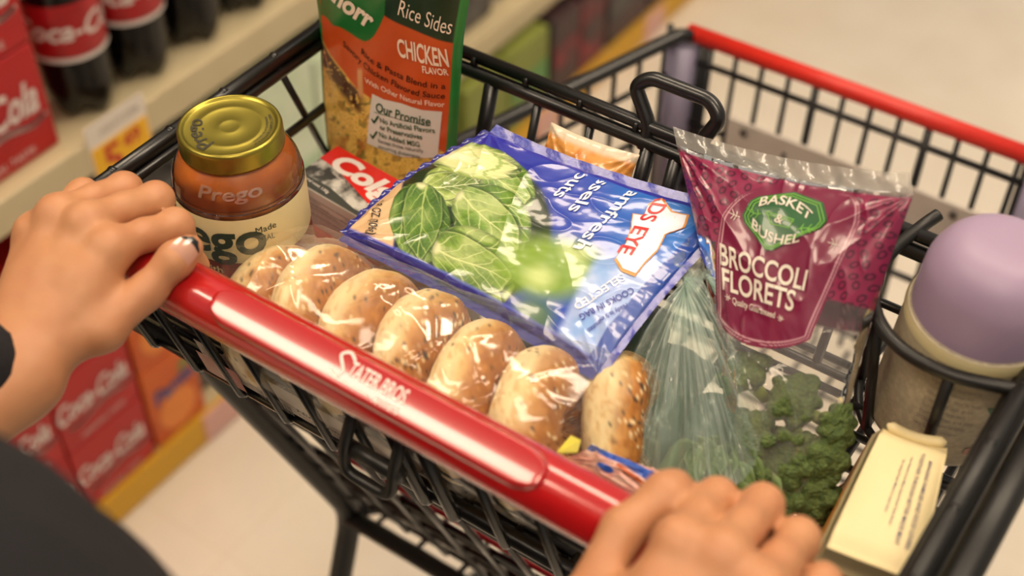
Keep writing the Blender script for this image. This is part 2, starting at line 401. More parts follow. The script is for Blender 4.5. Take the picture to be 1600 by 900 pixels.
for r in range(2):
    z0 = .06 + r * .152; y0, y1 = .358, .452
    t = carton('orange soda carton at the base of the shelf, %s' % ['bottom one standing on the base deck', 'stacked on the other orange carton'][r], (-1.1, y0, z0), (-.775, y1, z0 + .15), group='orange soda cartons', m=M_or, script=False)
    mp_ = plane_map((-.775, .405, z0 + .075), (0, 1, 0), (0, 0, 1), .0012)
    decal('orange_fruit', (lambda a: (np.stack([.034 * np.cos(a), -.028 + .034 * np.sin(a)], -1), [tuple(range(24))]))(np.linspace(0, 2 * math.pi, 25)[:-1]), mp_, M_og, t)
    decal('carton_script', place2(flat_text('Fanta', .034, .0012, .15), (0, .016), .12), mp_, M_blue_t, t)
    decal('printed_leaf', (np.array([(.012, .03), (.034, .036), (.042, .052), (.02, .046)]), [(0, 1, 2, 3)]), mp_, M_gl, t)
# ---- green and pale packs further along the base deck, seen through the side of the cart
M_spr = mat('green_bottle', '#a9c79f', .15, coat=.5, noise=(12, '#d2dfc6', .3)); M_sl = mat('pale_label', '#cfe0c8', .4, noise=(30, '#3f9a54', .2)); M_gc = mat('green_cap', '#2a7d3c', .4)
M_grey = mat('grey_tray', '#6e6a66', .6, noise=(25, '#3c3a3a', .2)); M_gpk = mat('green_pack', '#8c9444', .55, noise=(10, '#767f36', .3)); M_wpk = mat('white_pack', '#b9b3a8', .55, noise=(30, '#8d8a84', .2))
M_bpk = mat('black_pack', '#2a2426', .5, noise=(18, '#4a2a2c', .15)); M_rpk = mat('red_pack', '#8a2430', .5, noise=(20, '#3a2024', .15))
def pack(label, lo, hi, m, stripe=None):
    t = thing('drink_carton', label, 'carton', ((lo[0] + hi[0]) / 2, (lo[1] + hi[1]) / 2, lo[2]))
    b = MB(); b.box(lo, hi); b.build('carton_board', m, t, False, bevel=.004)
    if stripe:
        b = MB(); h = hi[2] - lo[2]; b.box((hi[0], lo[1] + .006, lo[2] + h * .35), (hi[0] + .0015, hi[1] - .006, lo[2] + h * .62)); b.build('carton_band', stripe, t, False)
    return t
pack('grey shrink-wrapped pack under the shelf lip, behind the price tag', (-1.15, .46, .06), (-.80, .53, .44), M_grey, M_wpk)
pack('white shrink-wrapped pack standing between orange cartons and green bottles', (-1.15, .535, .06), (-.9, .55, .35), M_wpk)
M_pgr = mat('pale_green_pack', '#c3d6b4', .4, noise=(9, '#e6ead9', .2)); M_pgb = mat('green_pack_band', '#8fb987', .45, noise=(25, '#d7e2cc', .2))
pack('pale green drink pack on the base deck, seen through the left side of the cart', (-1.15, .565, .06), (-.79, .765, .49), M_pgr, M_pgb)
pack('pale green drink pack on the base deck, just before the shelf joint', (-1.15, .77, .06), (-.79, 1.0, .47), M_pgr, M_pgb)
pack('olive green pack under the far cream shelf, nearer one', (-1.15, 1.10, .06), (-.775, 1.22, .225), M_gpk)
pack('olive green pack under the far cream shelf, further one', (-1.15, 1.225, .06), (-.775, 1.345, .225), M_gpk, M_gl)
pack('dark pack with red band under the far shelf, next to the olive ones', (-1.15, 1.36, .06), (-.775, 1.45, .22), M_bpk, M_rpk)
pack('dark red pack under the far shelf', (-1.15, 1.455, .06), (-.775, 1.54, .225), M_rpk, M_bpk)
pack('black pack under the far shelf, past the dark red one', (-1.15, 1.55, .06), (-.775, 1.70, .225), M_bpk, M_grey)
pack('black pack at the far end of the base deck', (-1.15, 1.71, .06), (-.775, 1.95, .225), M_bpk, M_rpk)
pack('grey pack on the far cream shelf', (-1.15, 1.06, .282), (-.83, 1.25, .45), M_grey, M_bpk)
pack('white pack on the far cream shelf beside the grey one', (-1.15, 1.27, .282), (-.84, 1.55, .45), M_wpk, M_grey)
# ================================================================== THE CART
M_wire = mat('black_wire', '#141313', .32, coat=.25, coat_rough=.2, bump=(900, .15, .0004)); M_frame = mat('black_frame', '#181716', .42, bump=(700, .2, .0005))
M_redp = mat('red_plastic', '#b3161a', .25, coat=1, coat_rough=.09); M_redb = mat('red_bar', '#cf2c20', .38); M_redt = mat('red_tray', '#a8121c', .4)
M_plate = mat('grey_plaque', '#c9c0b6', .4, noise=(30, '#b5aba1', .3)); M_cornr = mat('grey_corner', '#8f88a0', .4); M_logo = mat('handle_lettering', '#f3e2dc', .4)
cart = thing('shopping_cart', 'black wire shopping cart with red handle, filled with groceries, pushed along the drinks aisle', 'shopping cart', (0, .25, 0))
X0 = .275
# handle
hb = MB(); hb.tube([(x, 0, 1.0) for x in np.linspace(-.270, .270, 30)], .0178, 32)
handle = hb.build('handle', M_redp, cart)
# raised name plate moulded round the upper front of the handle
PA, PR, PH, PT = math.radians(115), .085, .0120, .0210     # direction the plate faces, its curvature, half height, distance of its face from the handle axis
def plate_point(x, t, lift=0.0):
    n = np.array([math.cos(PA), math.sin(PA)]); tt = np.array([-n[1], n[0]])
    q = (PT + lift - PR + np.sqrt(PR ** 2 - t ** 2))[..., None] * n + t[..., None] * tt
    return np.stack([x, q[..., 0], 1.0 + q[..., 1]], -1)
def plate():
    nx, na = 110, 30; xa, xb = -.130, .100; V = []
    for i in range(nx + 1):
        x = xa + (xb - xa) * i / nx; e = min(x - xa, xb - x); half = PH * math.sqrt(max(1e-6, 1 - (1 - min(1, e / .018)) ** 2))
        for j in range(na + 1):
            k = 2 * j / na - 1; t = half * k; ed = min((1 - abs(k)) * half, e * .8); drop = -.0045 * (1 - min(1, ed / .0022)) ** 2
            V.append(plate_point(np.array(x), np.array(t), drop))
    return V, grid_faces(nx + 1, na + 1)
V, Fc = plate(); nameplate = mo('name_plate', V, Fc, M_redp, handle)
hmap = lambda X, Y: plate_point(X, -Y, .0004)
sw = [smooth_line([(-.052, .006), (-.056, .010), (-.060, .006), (-.056, .000), (-.052, -.004), (-.056, -.010), (-.062, -.008)], 6)]
def shift(VF, k, dx, dy): return VF[0] * k + np.array([dx, dy]), VF[1]
decal('brand_lettering', join2(shift(strokes2([smooth_line([(.006, .007), (.000, .010), (-.005, .006), (.000, .000), (.003, -.004), (-.001, -.009), (-.006, -.007)], 6)], .0022), .8, -.033, .0015), place2(flat_text('TATER BROS.', .0125, .0002, 0, .54), (-.008, .0015)), place2(flat_text('MARKETS', .0052, .0001, 0, .75), (.002, -.0068)),
      strokes2([smooth_line([(-.034, -.0066), (-.02, -.0064), (-.010, -.0068)], 5)], .0009)), hmap, M_logo, nameplate, .004)
for s in (-1, 1):
    b = MB(); b.tube([(s * .258, 0, 1.0), (s * .2715, 0, 1.0)], .0182, 24); b.tube([(s * .268, .002, .998), (s * .273, .035, .992)], .008, 14); b.build('handle_bracket', M_frame, cart)
# upper basket: rims
for s in (-1, 1):
    b = MB(); b.tube([(s * X0, .01, 1.0), (s * X0, .30, 1.0)], .0058, 12); b.tube([(s * (X0 - .005), .012, .992), (s * (X0 - .005), .29, .992)], .0040, 10)
    if s > 0:
        b.tube([(X0 + .018, .0, .994), (X0 + .018, .295, .994)], .0088, 14); b.tube([(X0 + .003, .01, .975), (X0 + .003, .29, .975)], .004, 10); b.tube([(X0 + .008, .01, .958), (X0 + .008, .29, .958)], .0045, 10)
    for k in range(5):
        y = .05 + .052 * k; b.tube([(s * X0 - .0025, y, 1.003), (s * X0 + .0025, y, 1.003)], .0036, 8)
    b.build('side_rim', M_frame if s > 0 else M_wire, cart)
T_ = .37; ZB = .885
for s in (-1, 1):
    b = MB()
    for z in ((.972, .935, .905) if s > 0 else (.936,)): b.tube([(s * (X0 - .004), (1 - z) * .26, z), (s * (X0 - .004), .285, z)], .0036 if z > .92 else .003, 8)
    for k in range(6):
        y = .012 + .0485 * k
        b.tube([(s * (X0 - .002), y, .996), (s * (X0 - .002), min(y + T_ * (.996 - ZB), .29), ZB)], .0028, 8)
    b.build('side_panel', M_wire, cart)
# rear panel under the handle
b = MB(); sl = .26
ry = lambda z: -.004 + (1 - z) * .30
b.tube([(-.268, ry(.968), .968), (.268, ry(.968), .968)], .0052, 10); b.tube([(-.268, ry(ZB), ZB), (.268, ry(ZB), ZB)], .0055, 10); b.tube([(-.268, ry(ZB) + .014, ZB - .004), (.268, ry(ZB) + .014, ZB - .004)], .0055, 10)
b.tube([(-.268, ry(.93) + .004, .93), (.268, ry(.93) + .004, .93)], .003, 8)
for k, x in enumerate([-.245, -.205, -.165, -.125, -.085, -.045, -.012, .010, .048, .088, .128, .168, .208, .246]):
    r = .0042 if k in (6, 7) else .003
    b.tube(fillet([(x, ry(.968) - .004, .97), (x + .004, ry(ZB) - .006, ZB - .004), (x + .004, ry(ZB) + .02, ZB)], .006, 4), r, 8)
b.build('rear_panel', M_wire, cart)
b = MB(); b.tube(fillet([(-.040, .006, .972), (-.040, -.008, .945), (-.040, -.010, .925), (-.005, -.010, .925), (-.005, -.006, .945), (-.005, .006, .972)], .012), .0038, 10)
b.tube([(-.045, -.004, .942), (0, -.004, .942)], .005, 10); b.build('seat_hinge', M_frame, cart)
# floor of the upper basket
b = MB()
for k in range(10): b.tube([(-.268, .032 + .027 * k, ZB), (.268, .032 + .027 * k, ZB)], .0028, 8)
for x in (-.25, -.13, .0, .085, .19, .25): b.tube([(x, .03, ZB - .005), (x, .285, ZB - .005)], .0032, 8)
b.build('basket_floor', M_wire, cart)
# child seat flap of red plastic lying on the floor
b = MB(); b.box((-.25, .05, ZB + .003), (-.085, .27, ZB + .006)); b.build('seat_flap', M_redt, cart, False, bevel=.002)
# divider at the front of the upper basket
YD = .292
b = MB(); b.tube([(-.275, YD, 1.0), (.275, YD, 1.0)], .0048, 12)
b.tube(fillet([(-.205, YD - .006, .94), (-.185, YD - .005, .990), (-.15, YD - .005, .9905), (.265, YD - .005, .9905)], .02), .0052, 12)
for k in range(9): b.tube([(-.16 + .045 * k, YD - .002, .9985), (-.16 + .045 * k + .003, YD - .002, .9985)], .0046, 8)
b.build('divider_rim', M_wire, cart)
b = MB()
for x, r in [(-.142, .0058), (-.102, .0034), (-.058, .0034), (-.012, .0056), (.010, .0056), (.055, .0034), (.10, .0034), (.145, .0034), (.19, .004), (.235, .0034)]:
    b.tube([(x, YD - .004, .99), (x - .004, YD - .03, ZB)], r, 8)
for z in (.95, ZB + .002): b.tube([(.0, YD - .004 - (1 - z) * .24, z), (.268, YD - .004 - (1 - z) * .24, z)], .003, 8)
b.tube([(-.268, YD - .03, ZB), (0, YD - .03, ZB)], .003, 8)
b.build('divider_panel', M_wire, cart)
def hook(x0, x1, name='hook_loop'):
    b = MB(); b.tube(fillet([(x0 + .012, YD - .006, .985), (x0 + .012, YD, 1.0), (x0 - .006, YD + .008, 1.022), (x0 + .004, YD + .012, 1.03), (x1 - .006, YD + .012, 1.03), (x1 + .004, YD + .008, 1.022), (x1 - .006, YD, 1.0), (x1 - .006, YD - .006, .985)], .012, 6), .0052, 12); return b.build(name, M_wire, cart)
hook(-.027, .028)
# cup holder ring in the front right corner
b = MB(); ring = [(.176, .296, 1.002), (.170, .262, 1.001), (.176, .226, 1.0), (.200, .199, 1.0), (.235, .192, 1.0), (.276, .204, 1.0)]
b.tube(smooth_line([(.182, .31, 1.006)] + ring, 8), .0042, 10)
for p, q in (((.171, .25, .999), (.176, .250, .905)), ((.238, .192, .999), (.236, .197, .905)), ((.188, .208, .999), (.196, .214, .905))):
    b.tube([p, q], .0034, 8)
b.tube(smooth_line([(.176, .296, .905), (.176, .25, .905), (.196, .214, .905), (.236, .197, .905), (.276, .204, .905)], 6), .003, 8)
for y in (.225, .262): b.tube([(.182, y, .906), (.272, y, .906)], .003, 8)
b.build('cup_holder', M_frame, cart)
# lower basket, tapering to the front
ZR, ZF = .80, .50
def side_x(y): return .268 - (y - .40) * .30
yf = .680
for s in (-1, 1):
    b = MB(); b.tube([(s * .268, .29, .80), (s * .268, .40, ZR), (s * side_x(yf - .012), yf - .012, ZR), (s * (side_x(yf) - .012), yf, ZR)], .0075, 10)
    for z in (.755, .69, .60, .515): b.tube([(s * .266, .25, z), (s * .266, .40, z), (s * side_x(yf - .03), yf - .015 - (ZR - z) * .1, z)], .0032, 8)
    for k in range(12):
        y = .30 + .032 * k; b.tube([(s * (side_x(max(y, .4))), y, ZR), (s * side_x(max(y, .4)), y - .01, ZF)], .0026, 6)
    b.build('lower_side_panel', M_wire, cart)
    b = MB(); c = [(s * side_x(yf), yf - .004, .788), (s * side_x(yf), yf - .014, .60)]
    b.tube(c, .0165, 16); b.build('corner_bumper', M_cornr, cart)
    b = MB(); b.tube([(s * side_x(yf) - .019, yf, .80), (s * side_x(yf) - .019, yf - .012, .52)], .0035, 8); b.tube([(s * side_x(yf) + .019, yf, .80), (s * side_x(yf) + .019, yf - .012, .52)], .0045, 8); b.build('corner_post', M_wire, cart)
b = MB(); b.tube([(-side_x(yf) + .002, yf, ZR), (side_x(yf) - .002, yf, ZR)], .0088, 16); b.build('front_bar', M_redb, cart)
b = MB(); fx = side_x(yf)
for z in (.772, .70, .62, .52): b.tube([(-fx, yf - .002 - (ZR - z) * .06, z), (fx, yf - .002 - (ZR - z) * .06, z)], .0034, 8)
for k in range(12):
    x = -fx + .028 + k * (2 * fx - .04) / 11.5; b.tube([(x, yf, ZR), (x, yf - .02, ZF)], .0028 if k % 4 else .004, 8)
b.build('front_panel', M_wire, cart)
# sign plaque inside the front panel
b = MB(); b.box((-.118, .655, .672), (.150, .659, .738)); pq = b.build('plaque', M_plate, cart, False, bevel=.003)
M_crack = mat('plaque_mark', '#4b443f', .6)
b = MB()
for x in (-.098, .120): b.tube([(x, .654, .728), (x, .652, .728)], .004, 10)
for x in (-.055, .005): b.box((x, .6535, .70), (x + .004, .655, .722))
b.build('plaque_rivet', M_crack, pq)
b = MB()
for k in range(9): b.tube([(-.24, .27 + .045 * k, ZF), (.24, .27 + .045 * k, ZF)], .0028, 6)
for k in range(10): x = -.2 + .044 * k; b.tube([(x * 1.1, .2, ZF - .004), (x * .85, yf - .02, ZF - .004)], .003, 6)
b.build('lower_floor', M_wire, cart)
# rear gate between the two baskets, leaning like the rear posts
b = MB(); gy = lambda z: .047 + (.885 - z) * .41
for k in range(11):
    x = -.225 + .045 * k; b.tube([(x, gy(.87), .87), (x, gy(.52), .52)], .0032, 8)
for z in (.86, .74, .66, .64, .60, .57, .52): b.tube([(-.25, gy(z) + .003, z), (.25, gy(z) + .003, z)], .003, 8)
b.build('rear_gate', M_wire, cart)
b = MB(); b.box((-.205, 0, -.002), (.205, .21, .002)); V = np.array(b.V); ca, sa = math.cos(math.radians(-38)), math.sin(math.radians(-38))
V = np.stack([V[:, 0], .132 + V[:, 1] * ca - V[:, 2] * sa, .690 + V[:, 1] * sa + V[:, 2] * ca], -1); b.V = [tuple(v) for v in V]; b.build('lower_flap', M_redt, cart, False, bevel=.0015)
# frame: rear posts, legs, base rails, castors
M_rub = mat('castor_rubber', '#2a2827', .7)
for s in (-1, 1):
    b = MB(); b.tube(fillet([(s * .281, .02, .985), (s * .272, .045, .90), (s * .252, .200, .492), (s * .250, .15, .36), (s * .25, .06, .13), (s * .25, .05, .11)], .03, 6), .0115, 16); b.build('rear_post', M_frame, cart)
    b = MB(); b.tube(fillet([(s * .25, .08, .16), (s * .25, .35, .16), (s * .18, .62, .16), (s * .17, .64, .11)], .03, 5), .011, 12); b.tube([(s * .251, .2, .495), (s * .185, .62, .16)], .009, 10); b.build('base_rail', M_frame, cart)
    for (x, y) in ((s * .25, .05), (s * .17, .64)):
        b = MB(); b.tube([(x - .012, y, .05), (x + .012, y, .05)], .05, 24); w = b.build('castor', M_rub, cart)
        b = MB()
        for d in (-.017, .017): b.box((x + d - .002, y - .014, .04), (x + d + .002, y + .014, .112))
        b.box((x - .019, y - .014, .108), (x + .019, y + .014, .114)); b.build('castor_fork', M_frame, w, False)
for y, z in ((.192, .494), (.10, .16)): b = MB(); b.tube([(-.25, y, z), (.25, y, z)], .009, 12); b.build('cross_bar', M_frame, cart)
# ================================================================== GROCERIES: jar, box, pouch, canister, paper pack
ZFL = ZB + .0068
def fit_text(s, p0, p1, h, bold=0.0, shear=0.0, arc=0.0):
    """text running from p0 to p1 (surface coordinates) with capital height h"""
    V, Fc = flat_text(s, h / .70, bold * h, shear, 1.0, 'LEFT')
    p0 = np.array(p0, float); p1 = np.array(p1, float); d = p1 - p0; L_ = np.linalg.norm(d); d /= L_; n = np.array([-d[1], d[0]])
    x0, x1 = V[:, 0].min(), V[:, 0].max(); x = (V[:, 0] - x0) / (x1 - x0); y = V[:, 1] + arc * h * (1 - (2 * x - 1) ** 2)
    return p0 + np.outer(x * L_, d) + np.outer(y, n), Fc

# ---- pasta sauce jar
M_sauce = mat('tomato_sauce', '#dc8a30', .35, noise=(55, '#c46a1e', .3), coat=.3, sss=.05); M_gold = mat('gold_lid', '#a5963f', .32, metal=.85, noise=(25, '#8c8236', .35))
M_glass = film('jar_glass', (.96, .93, .88), .02, .03, (70, .25, .002), fres=1.5); M_cream = mat('label_cream', '#dccfa0', .5); M_maroon = mat('label_maroon', '#7c2a24', .5)
M_dgreen = mat('print_dark_green', '#24352c', .5); M_lidink = mat('lid_ink', '#332e1c', .5)
JX, JY, JZ = -.212, .099, ZFL
jar = thing('sauce_jar', 'glass jar of orange red pasta sauce with gold lid beside the left hand', 'jar', (JX, JY, JZ))
HJ = 1.038 - JZ
prof = [(.036, 0), (.0415, .003), (.043, .010), (.043, HJ - .048), (.0427, HJ - .040), (.041, HJ - .030), (.037, HJ - .022), (.0325, HJ - .0165), (.0312, HJ - .013), (.0312, HJ - .003)]
P_ = [tuple(p) for p in smooth_line(prof, 4)]
V, Fc = lathe([(max(r - .0018, .001), h + .001) for r, h in P_], 64, (JX, JY, JZ)); mo('sauce', V, Fc, M_sauce, jar)
V, Fc = lathe(P_, 64, (JX, JY, JZ)); jb = mo('jar_body', V, Fc, M_glass, jar)
lp = [(.0326, HJ - .0145), (.0336, HJ - .0145), (.0338, HJ - .0125), (.0334, HJ - .011), (.0334, HJ - .003), (.0328, HJ - .0008), (.0315, HJ), (.0300, HJ - .0003), (.0292, HJ - .0014), (.0285, HJ - .0016), (.0215, HJ - .0016), (.0205, HJ - .00135), (.0195, HJ - .0016), (.0075, HJ - .0016), (.0065, HJ - .0014), (.0055, HJ - .0016), (.0005, HJ - .0016)]
V, Fc = lathe(lp, 72, (JX, JY, JZ)); lid = mo('jar_lid', V, Fc, M_gold, jar)
lm = plane_map((JX, JY, JZ + HJ - .0015), (1, 0, 0), (0, 1, 0), .0003)
def arc_text(s, R, a0, h, bold=0, shear=0, flip=1):
    V, Fc = refine2(flat_text(s, h / .7, bold * h, shear, 1, 'CENTER'), h * .4); a = a0 + flip * V[:, 0] / R; r = R + (-flip) * V[:, 1]
    return np.stack([r * np.cos(a), r * np.sin(a)], -1), Fc
decal('lid_lettering', arc_text('Prego', .0222, math.radians(-120), .0100, .02, .15, -1), lm, M_lidink, lid)
for s_, R, h in (('REJECT IF SAFETY BUTTON IS UP', .0262, .0016), ('REFRIGERATE AFTER OPENING', .0235, .0014)): decal('lid_small_print', arc_text(s_, R, math.radians(25), h, .02, 0, -1), lm, M_lidink, lid)
def jmap(R): return lambda X, Y: np.stack([JX + R * np.cos(X / R - math.pi / 2), JY + R * np.sin(X / R - math.pi / 2), Y], -1)
V, Fc = lathe([(.0432, .958 - JZ), (.0434, .959 - JZ), (.0434, .9935 - JZ), (.0432, .9945 - JZ)], 72, (JX, JY, JZ), False); lab = mo('jar_label', V, Fc, M_cream, jar)
V, Fc = lathe([(.0432, .905 - JZ), (.0434, .906 - JZ), (.0434, .958 - JZ)], 72, (JX, JY, JZ), False); mo('label_band', V, Fc, M_maroon, lab)
jm = jmap(.0438)
decal('label_lettering', fit_text('Prego', (-.040, .9775), (.048, .9775), .0265, .035, .05), jm, M_dgreen, lab, .004)
decal('label_small_print', join2(fit_text('ITALIAN SAUCE', (-.030, .9612), (-.004, .9612), .0026), fit_text('Made', (.042, .984), (.056, .984), .005), fit_text('REAL', (.043, .976), (.054, .976), .005)), jm, M_dgreen, lab, .004)
decal('label_flavour', fit_text('Flavored with', (-.034, .951), (.016, .951), .0055, .02), jm, M_cream, lab, .004)
# raised lettering in the glass of the shoulder
def shmap(X, Y):
    hs = np.array([p[1] for p in P_]); rs = np.array([p[0] for p in P_]); r = np.interp(Y - JZ, hs, rs) + .0006
    a = X / .042 - math.radians(52); return np.stack([JX + r * np.cos(a), JY + r * np.sin(a), Y], -1)
M_emb = film('embossed_glass', (1, .96, .9), .30, .05, None, (1, .85, .7), 2.2)
decal('embossed_lettering', fit_text('Prego', (-.022, 1.0125), (.022, 1.0125), .0075, .03, .1), shmap, M_emb, jb, .003)

# ---- toothpaste box
M_boxs = mat('box_side', '#d9d2c6', .45); M_boxred = mat('box_red', '#dd1e18', .3, coat=.3); M_ink = mat('print_black', '#1d1d1d', .5); M_wht = mat('print_white', '#efe6de', .45)
M_rock = mat('printed_rock', '#33332f', .4, noise=(70, '#c9c6bd', .09)); M_boxd = mat('box_dark', '#30342e', .4)
box = thing('toothpaste_box', 'red and black toothpaste box lying flat between the sauce jar and the standing pouch', 'box', (-.243, .175, ZFL))
box.rotation_euler = (0, 0, math.radians(-5))
ca, sa = math.cos(math.radians(-5)), math.sin(math.radians(-5)); BX = np.array([ca, sa, 0]); BY = np.array([-sa, ca, 0]); B0 = np.array([-.243, .175, 0]); BL, BW, BT = .175, .048, .9275
def bp_(x, y, z): return B0 + BX * x + BY * y + np.array([0, 0, z])
b = MB(); b.add([bp_(0, 0, ZFL), bp_(BL, 0, ZFL), bp_(BL, BW, ZFL), bp_(0, BW, ZFL), bp_(0, 0, BT), bp_(BL, 0, BT), bp_(BL, BW, BT), bp_(0, BW, BT)], [(3, 2, 1, 0), (4, 5, 6, 7), (0, 1, 5, 4), (1, 2, 6, 5), (2, 3, 7, 6), (3, 0, 4, 7)])
cb = b.build('box_board', M_boxs, box, False, bevel=.0008)
tm = plane_map(bp_(0, 0, BT), BX, BY, .0004); tm2 = plane_map(bp_(0, 0, BT), BX, BY, .0008); tm3 = plane_map(bp_(0, 0, BT), BX, BY, .0012)
decal('box_face', poly2([(.0005, .0005), (BL - .0005, .0005), (BL - .0005, BW - .0005), (.0005, BW - .0005)]), tm, M_boxd, cb)
cur = [(x, .029 - .021 * sstep(.0, .10, np.array(x))) for x in np.linspace(.0005, .17, 30)]
decal('printed_rock', join2(poly2([(.0005, .009), (.03, .010), (.06, .004), (.075, .006), (.10, .001), (.165, .001), (.165, .03), (.0005, .029)])), tm2, M_rock, cb)
decal('red_panel', poly2(cur + [(.17, BW - .0006), (.0005, BW - .0006)]), tm3, M_boxred, cb)
tm4 = plane_map(bp_(0, 0, BT), BX, BY, .0015)
decal('brand_lettering', fit_text('Colgate', (.011, .0345), (.112, .0285), .0165, .065, .12), tm4, M_wht, cb)
decal('small_lettering', join2(fit_text('naturally', (.020, .0232), (.036, .0200), .0028), fit_text('Fluoride', (.064, .0135), (.080, .0112), .0028), fit_text('natural mint 130g', (.004, .0065), (.034, .0045), .0026)), tm4, M_wht, cb)
sm_ = plane_map(bp_(0, 0, ZFL), BX, (0, 0, 1), .0004); hh = BT - ZFL
drug = [fit_text('Drug Facts', (.004, hh - .0055), (.018, hh - .0055), .0028, .03)]
for k, (t_, x1) in enumerate([('Active ingredient                         Purpose', .066), ('Sodium fluoride 0.24% ............ Anticavity', .064), ('Uses helps protect against cavities', .045), ('Warnings keep out of reach of children under', .06), ('6 years of age. If more than used for brushing', .062), ('Directions adults and children brush teeth', .055), ('thoroughly after meals or at least twice a day', .06), ('Other information do not store above 86 F', .056)]):
    drug.append(fit_text(t_, (.004, hh - .0098 - .0031 * k), (x1, hh - .0098 - .0031 * k), .0015))
for y in (hh - .0078, hh - .0140, hh - .0170, hh - .0232): drug.append(poly2([(.003, y - .0002), (.172, y - .0002), (.172, y + .0002), (.003, y + .0002)]))
drug += [fit_text(t_, (.078, hh - .0098 - .0031 * k), (.165, hh - .0098 - .0031 * k), .0015) for k, t_ in enumerate(['Inactive ingredients water, hydrated silica, sorbitol', 'glycerin, charcoal, flavor, cellulose gum', 'sodium saccharin, titanium dioxide', 'Questions or comments', 'call toll free weekdays'])]
M_fine = mat('fine_print_grey', '#6a655c', .5); decal('box_small_print', join2(*drug), sm_, M_fine, cb)

# ---- standing rice pouch
M_pfoil = mat('pouch_foil', '#ffffff', .3, coat=.35, coat_rough=.15, attr=True); M_pback = mat('pouch_back', '#1d5a33', .4)
PY = .252; PZ0, PZ1 = .889, 1.105
pouch = thing('rice_pouch', 'green and orange foil pouch of rice with pasta standing upright behind the toothpaste box', 'pouch', (-.205, PY, PZ0))
def pxz(u, v): p = ony(u, v, .248); return np.array([p[0], p[2]])
def pouch_edges(z):
    t = (z - PZ0) / (PZ1 - PZ0); return -.2745 + .003 * t - .001 * np.sin(t * 9), -.157 + .025 * t + .0015 * np.sin(t * 7)
def pouch_y(x, z, s=-1):
    l, r = pouch_edges(z); a = np.clip((x - l) / (r - l), 0, 1); t = np.clip((z - PZ0) / (PZ1 - PZ0), 0, 1)
    bul = .017 * (1 - t) ** .5 * (np.clip(4 * a * (1 - a), 0, 1)) ** .6 * sstep(0, .05, t + .03)
    wr = .0007 * np.sin(a * 19 + 4 * t + 3 * np.sin(t * 6)) * sstep(.15, .6, t) + .0012 * (fbm2(a * 5, t * 8, 3) - .5)
    return PY + .004 * (t - .5) + s * bul + wr
nu, nv = 210, 300; aa, tt = np.meshgrid(np.linspace(0, 1, nu), np.linspace(0, 1, nv), indexing='ij')
zz = PZ0 + (PZ1 - PZ0) * tt; l, r = pouch_edges(zz); xx = l + (r - l) * aa
V = np.stack([xx, pouch_y(xx, zz), zz], -1).reshape(-1, 3)
face = mo('pouch_front', V, grid_faces(nu, nv, flip=False), M_pfoil, pouch)
V2 = np.stack([xx, pouch_y(xx, zz, 1) + .0012, zz], -1)[::6, ::6]; nb = V2.shape
mo('pouch_back', V2.reshape(-1, 3), grid_faces(nb[0], nb[1], flip=True), M_pback, pouch)
# printed artwork, laid out in photo units on the flat pouch
def to_px(P):
    q = P - CAM; z = q @ FW; return 800 + F_PX * (q @ RT) / z, 450 - F_PX * (q @ UP) / z
fu, fv = to_px(np.stack([xx, np.full_like(xx, .248), zz], -1))
C = np.zeros(xx.shape + (3,)) + np.array(hexc('#cf5420'))
C = mixc(C, '#b8431a', .6 * fbm2(fu / 60, fv / 60, 5))
# rice and pasta photograph
n1 = fbm2(fu / 14 + fv / 40, fv / 9, 11, 3); n2 = fbm2(fu / 5, fv / 5, 12, 3); n3 = fbm2(fu / 30, fv / 30, 13, 3)
ang = fbm2(fu / 22, fv / 22, 17, 2) * 9; gx = fu * np.cos(ang) + fv * np.sin(ang); gy_ = -fu * np.sin(ang) + fv * np.cos(ang)
gr = vn2(gx / 14, gy_ / 5.5, 18)
food = np.zeros_like(C) + np.array(hexc('#eabb58')); food = mixc(food, '#f0cd6c', sstep(.4, .7, gr)); food = mixc(food, '#a8631f', sstep(.36, .15, gr) * .7)
food = mixc(food, '#a2461c', sstep(.62, .8, n3) * .7); food = mixc(food, '#d6a94a', sstep(.55, .8, n2) * .4); food = mixc(food, '#5d2a14', sstep(.78, .84, vn2(fu / 9, fv / 9, 23)) * .5); food = mixc(food, '#55662a', sstep(.80, .84, vn2(fu / 9, fv / 8, 24)) * .6)
line = 62 + (np.clip(fu - 505, 0, 400)) * .80 + 14 * np.sin((fu - 505) / 40)
line = np.where(fu > 600, 62 + 95 * .8 + 8 + (fu - 600) * .92, line)
km = sstep(-2, 2, fv - line); C = C * (1 - km[..., None]) + food * km[..., None]
# darker meat strip and pale fork along the top of the photograph
kd = sstep(0, 6, fv - line) * sstep(42, 26, fv - line + 12 * (n3 - .5)) * sstep(590, 570, fu)
C = mixc(C, '#4a2416', kd * sstep(.40, .55, n2 + .15)); C = mixc(C, '#d8b48c', sstep(3, 0, np.abs(fv - line - 20 - (fu - 515) * 1.6)) * (fu < 530)); C = mixc(C, '#d59a66', sstep(6, 2, np.abs(fu - 575 - (fv - 120) * .1)) * sstep(96, 104, fv) * sstep(146, 136, fv))
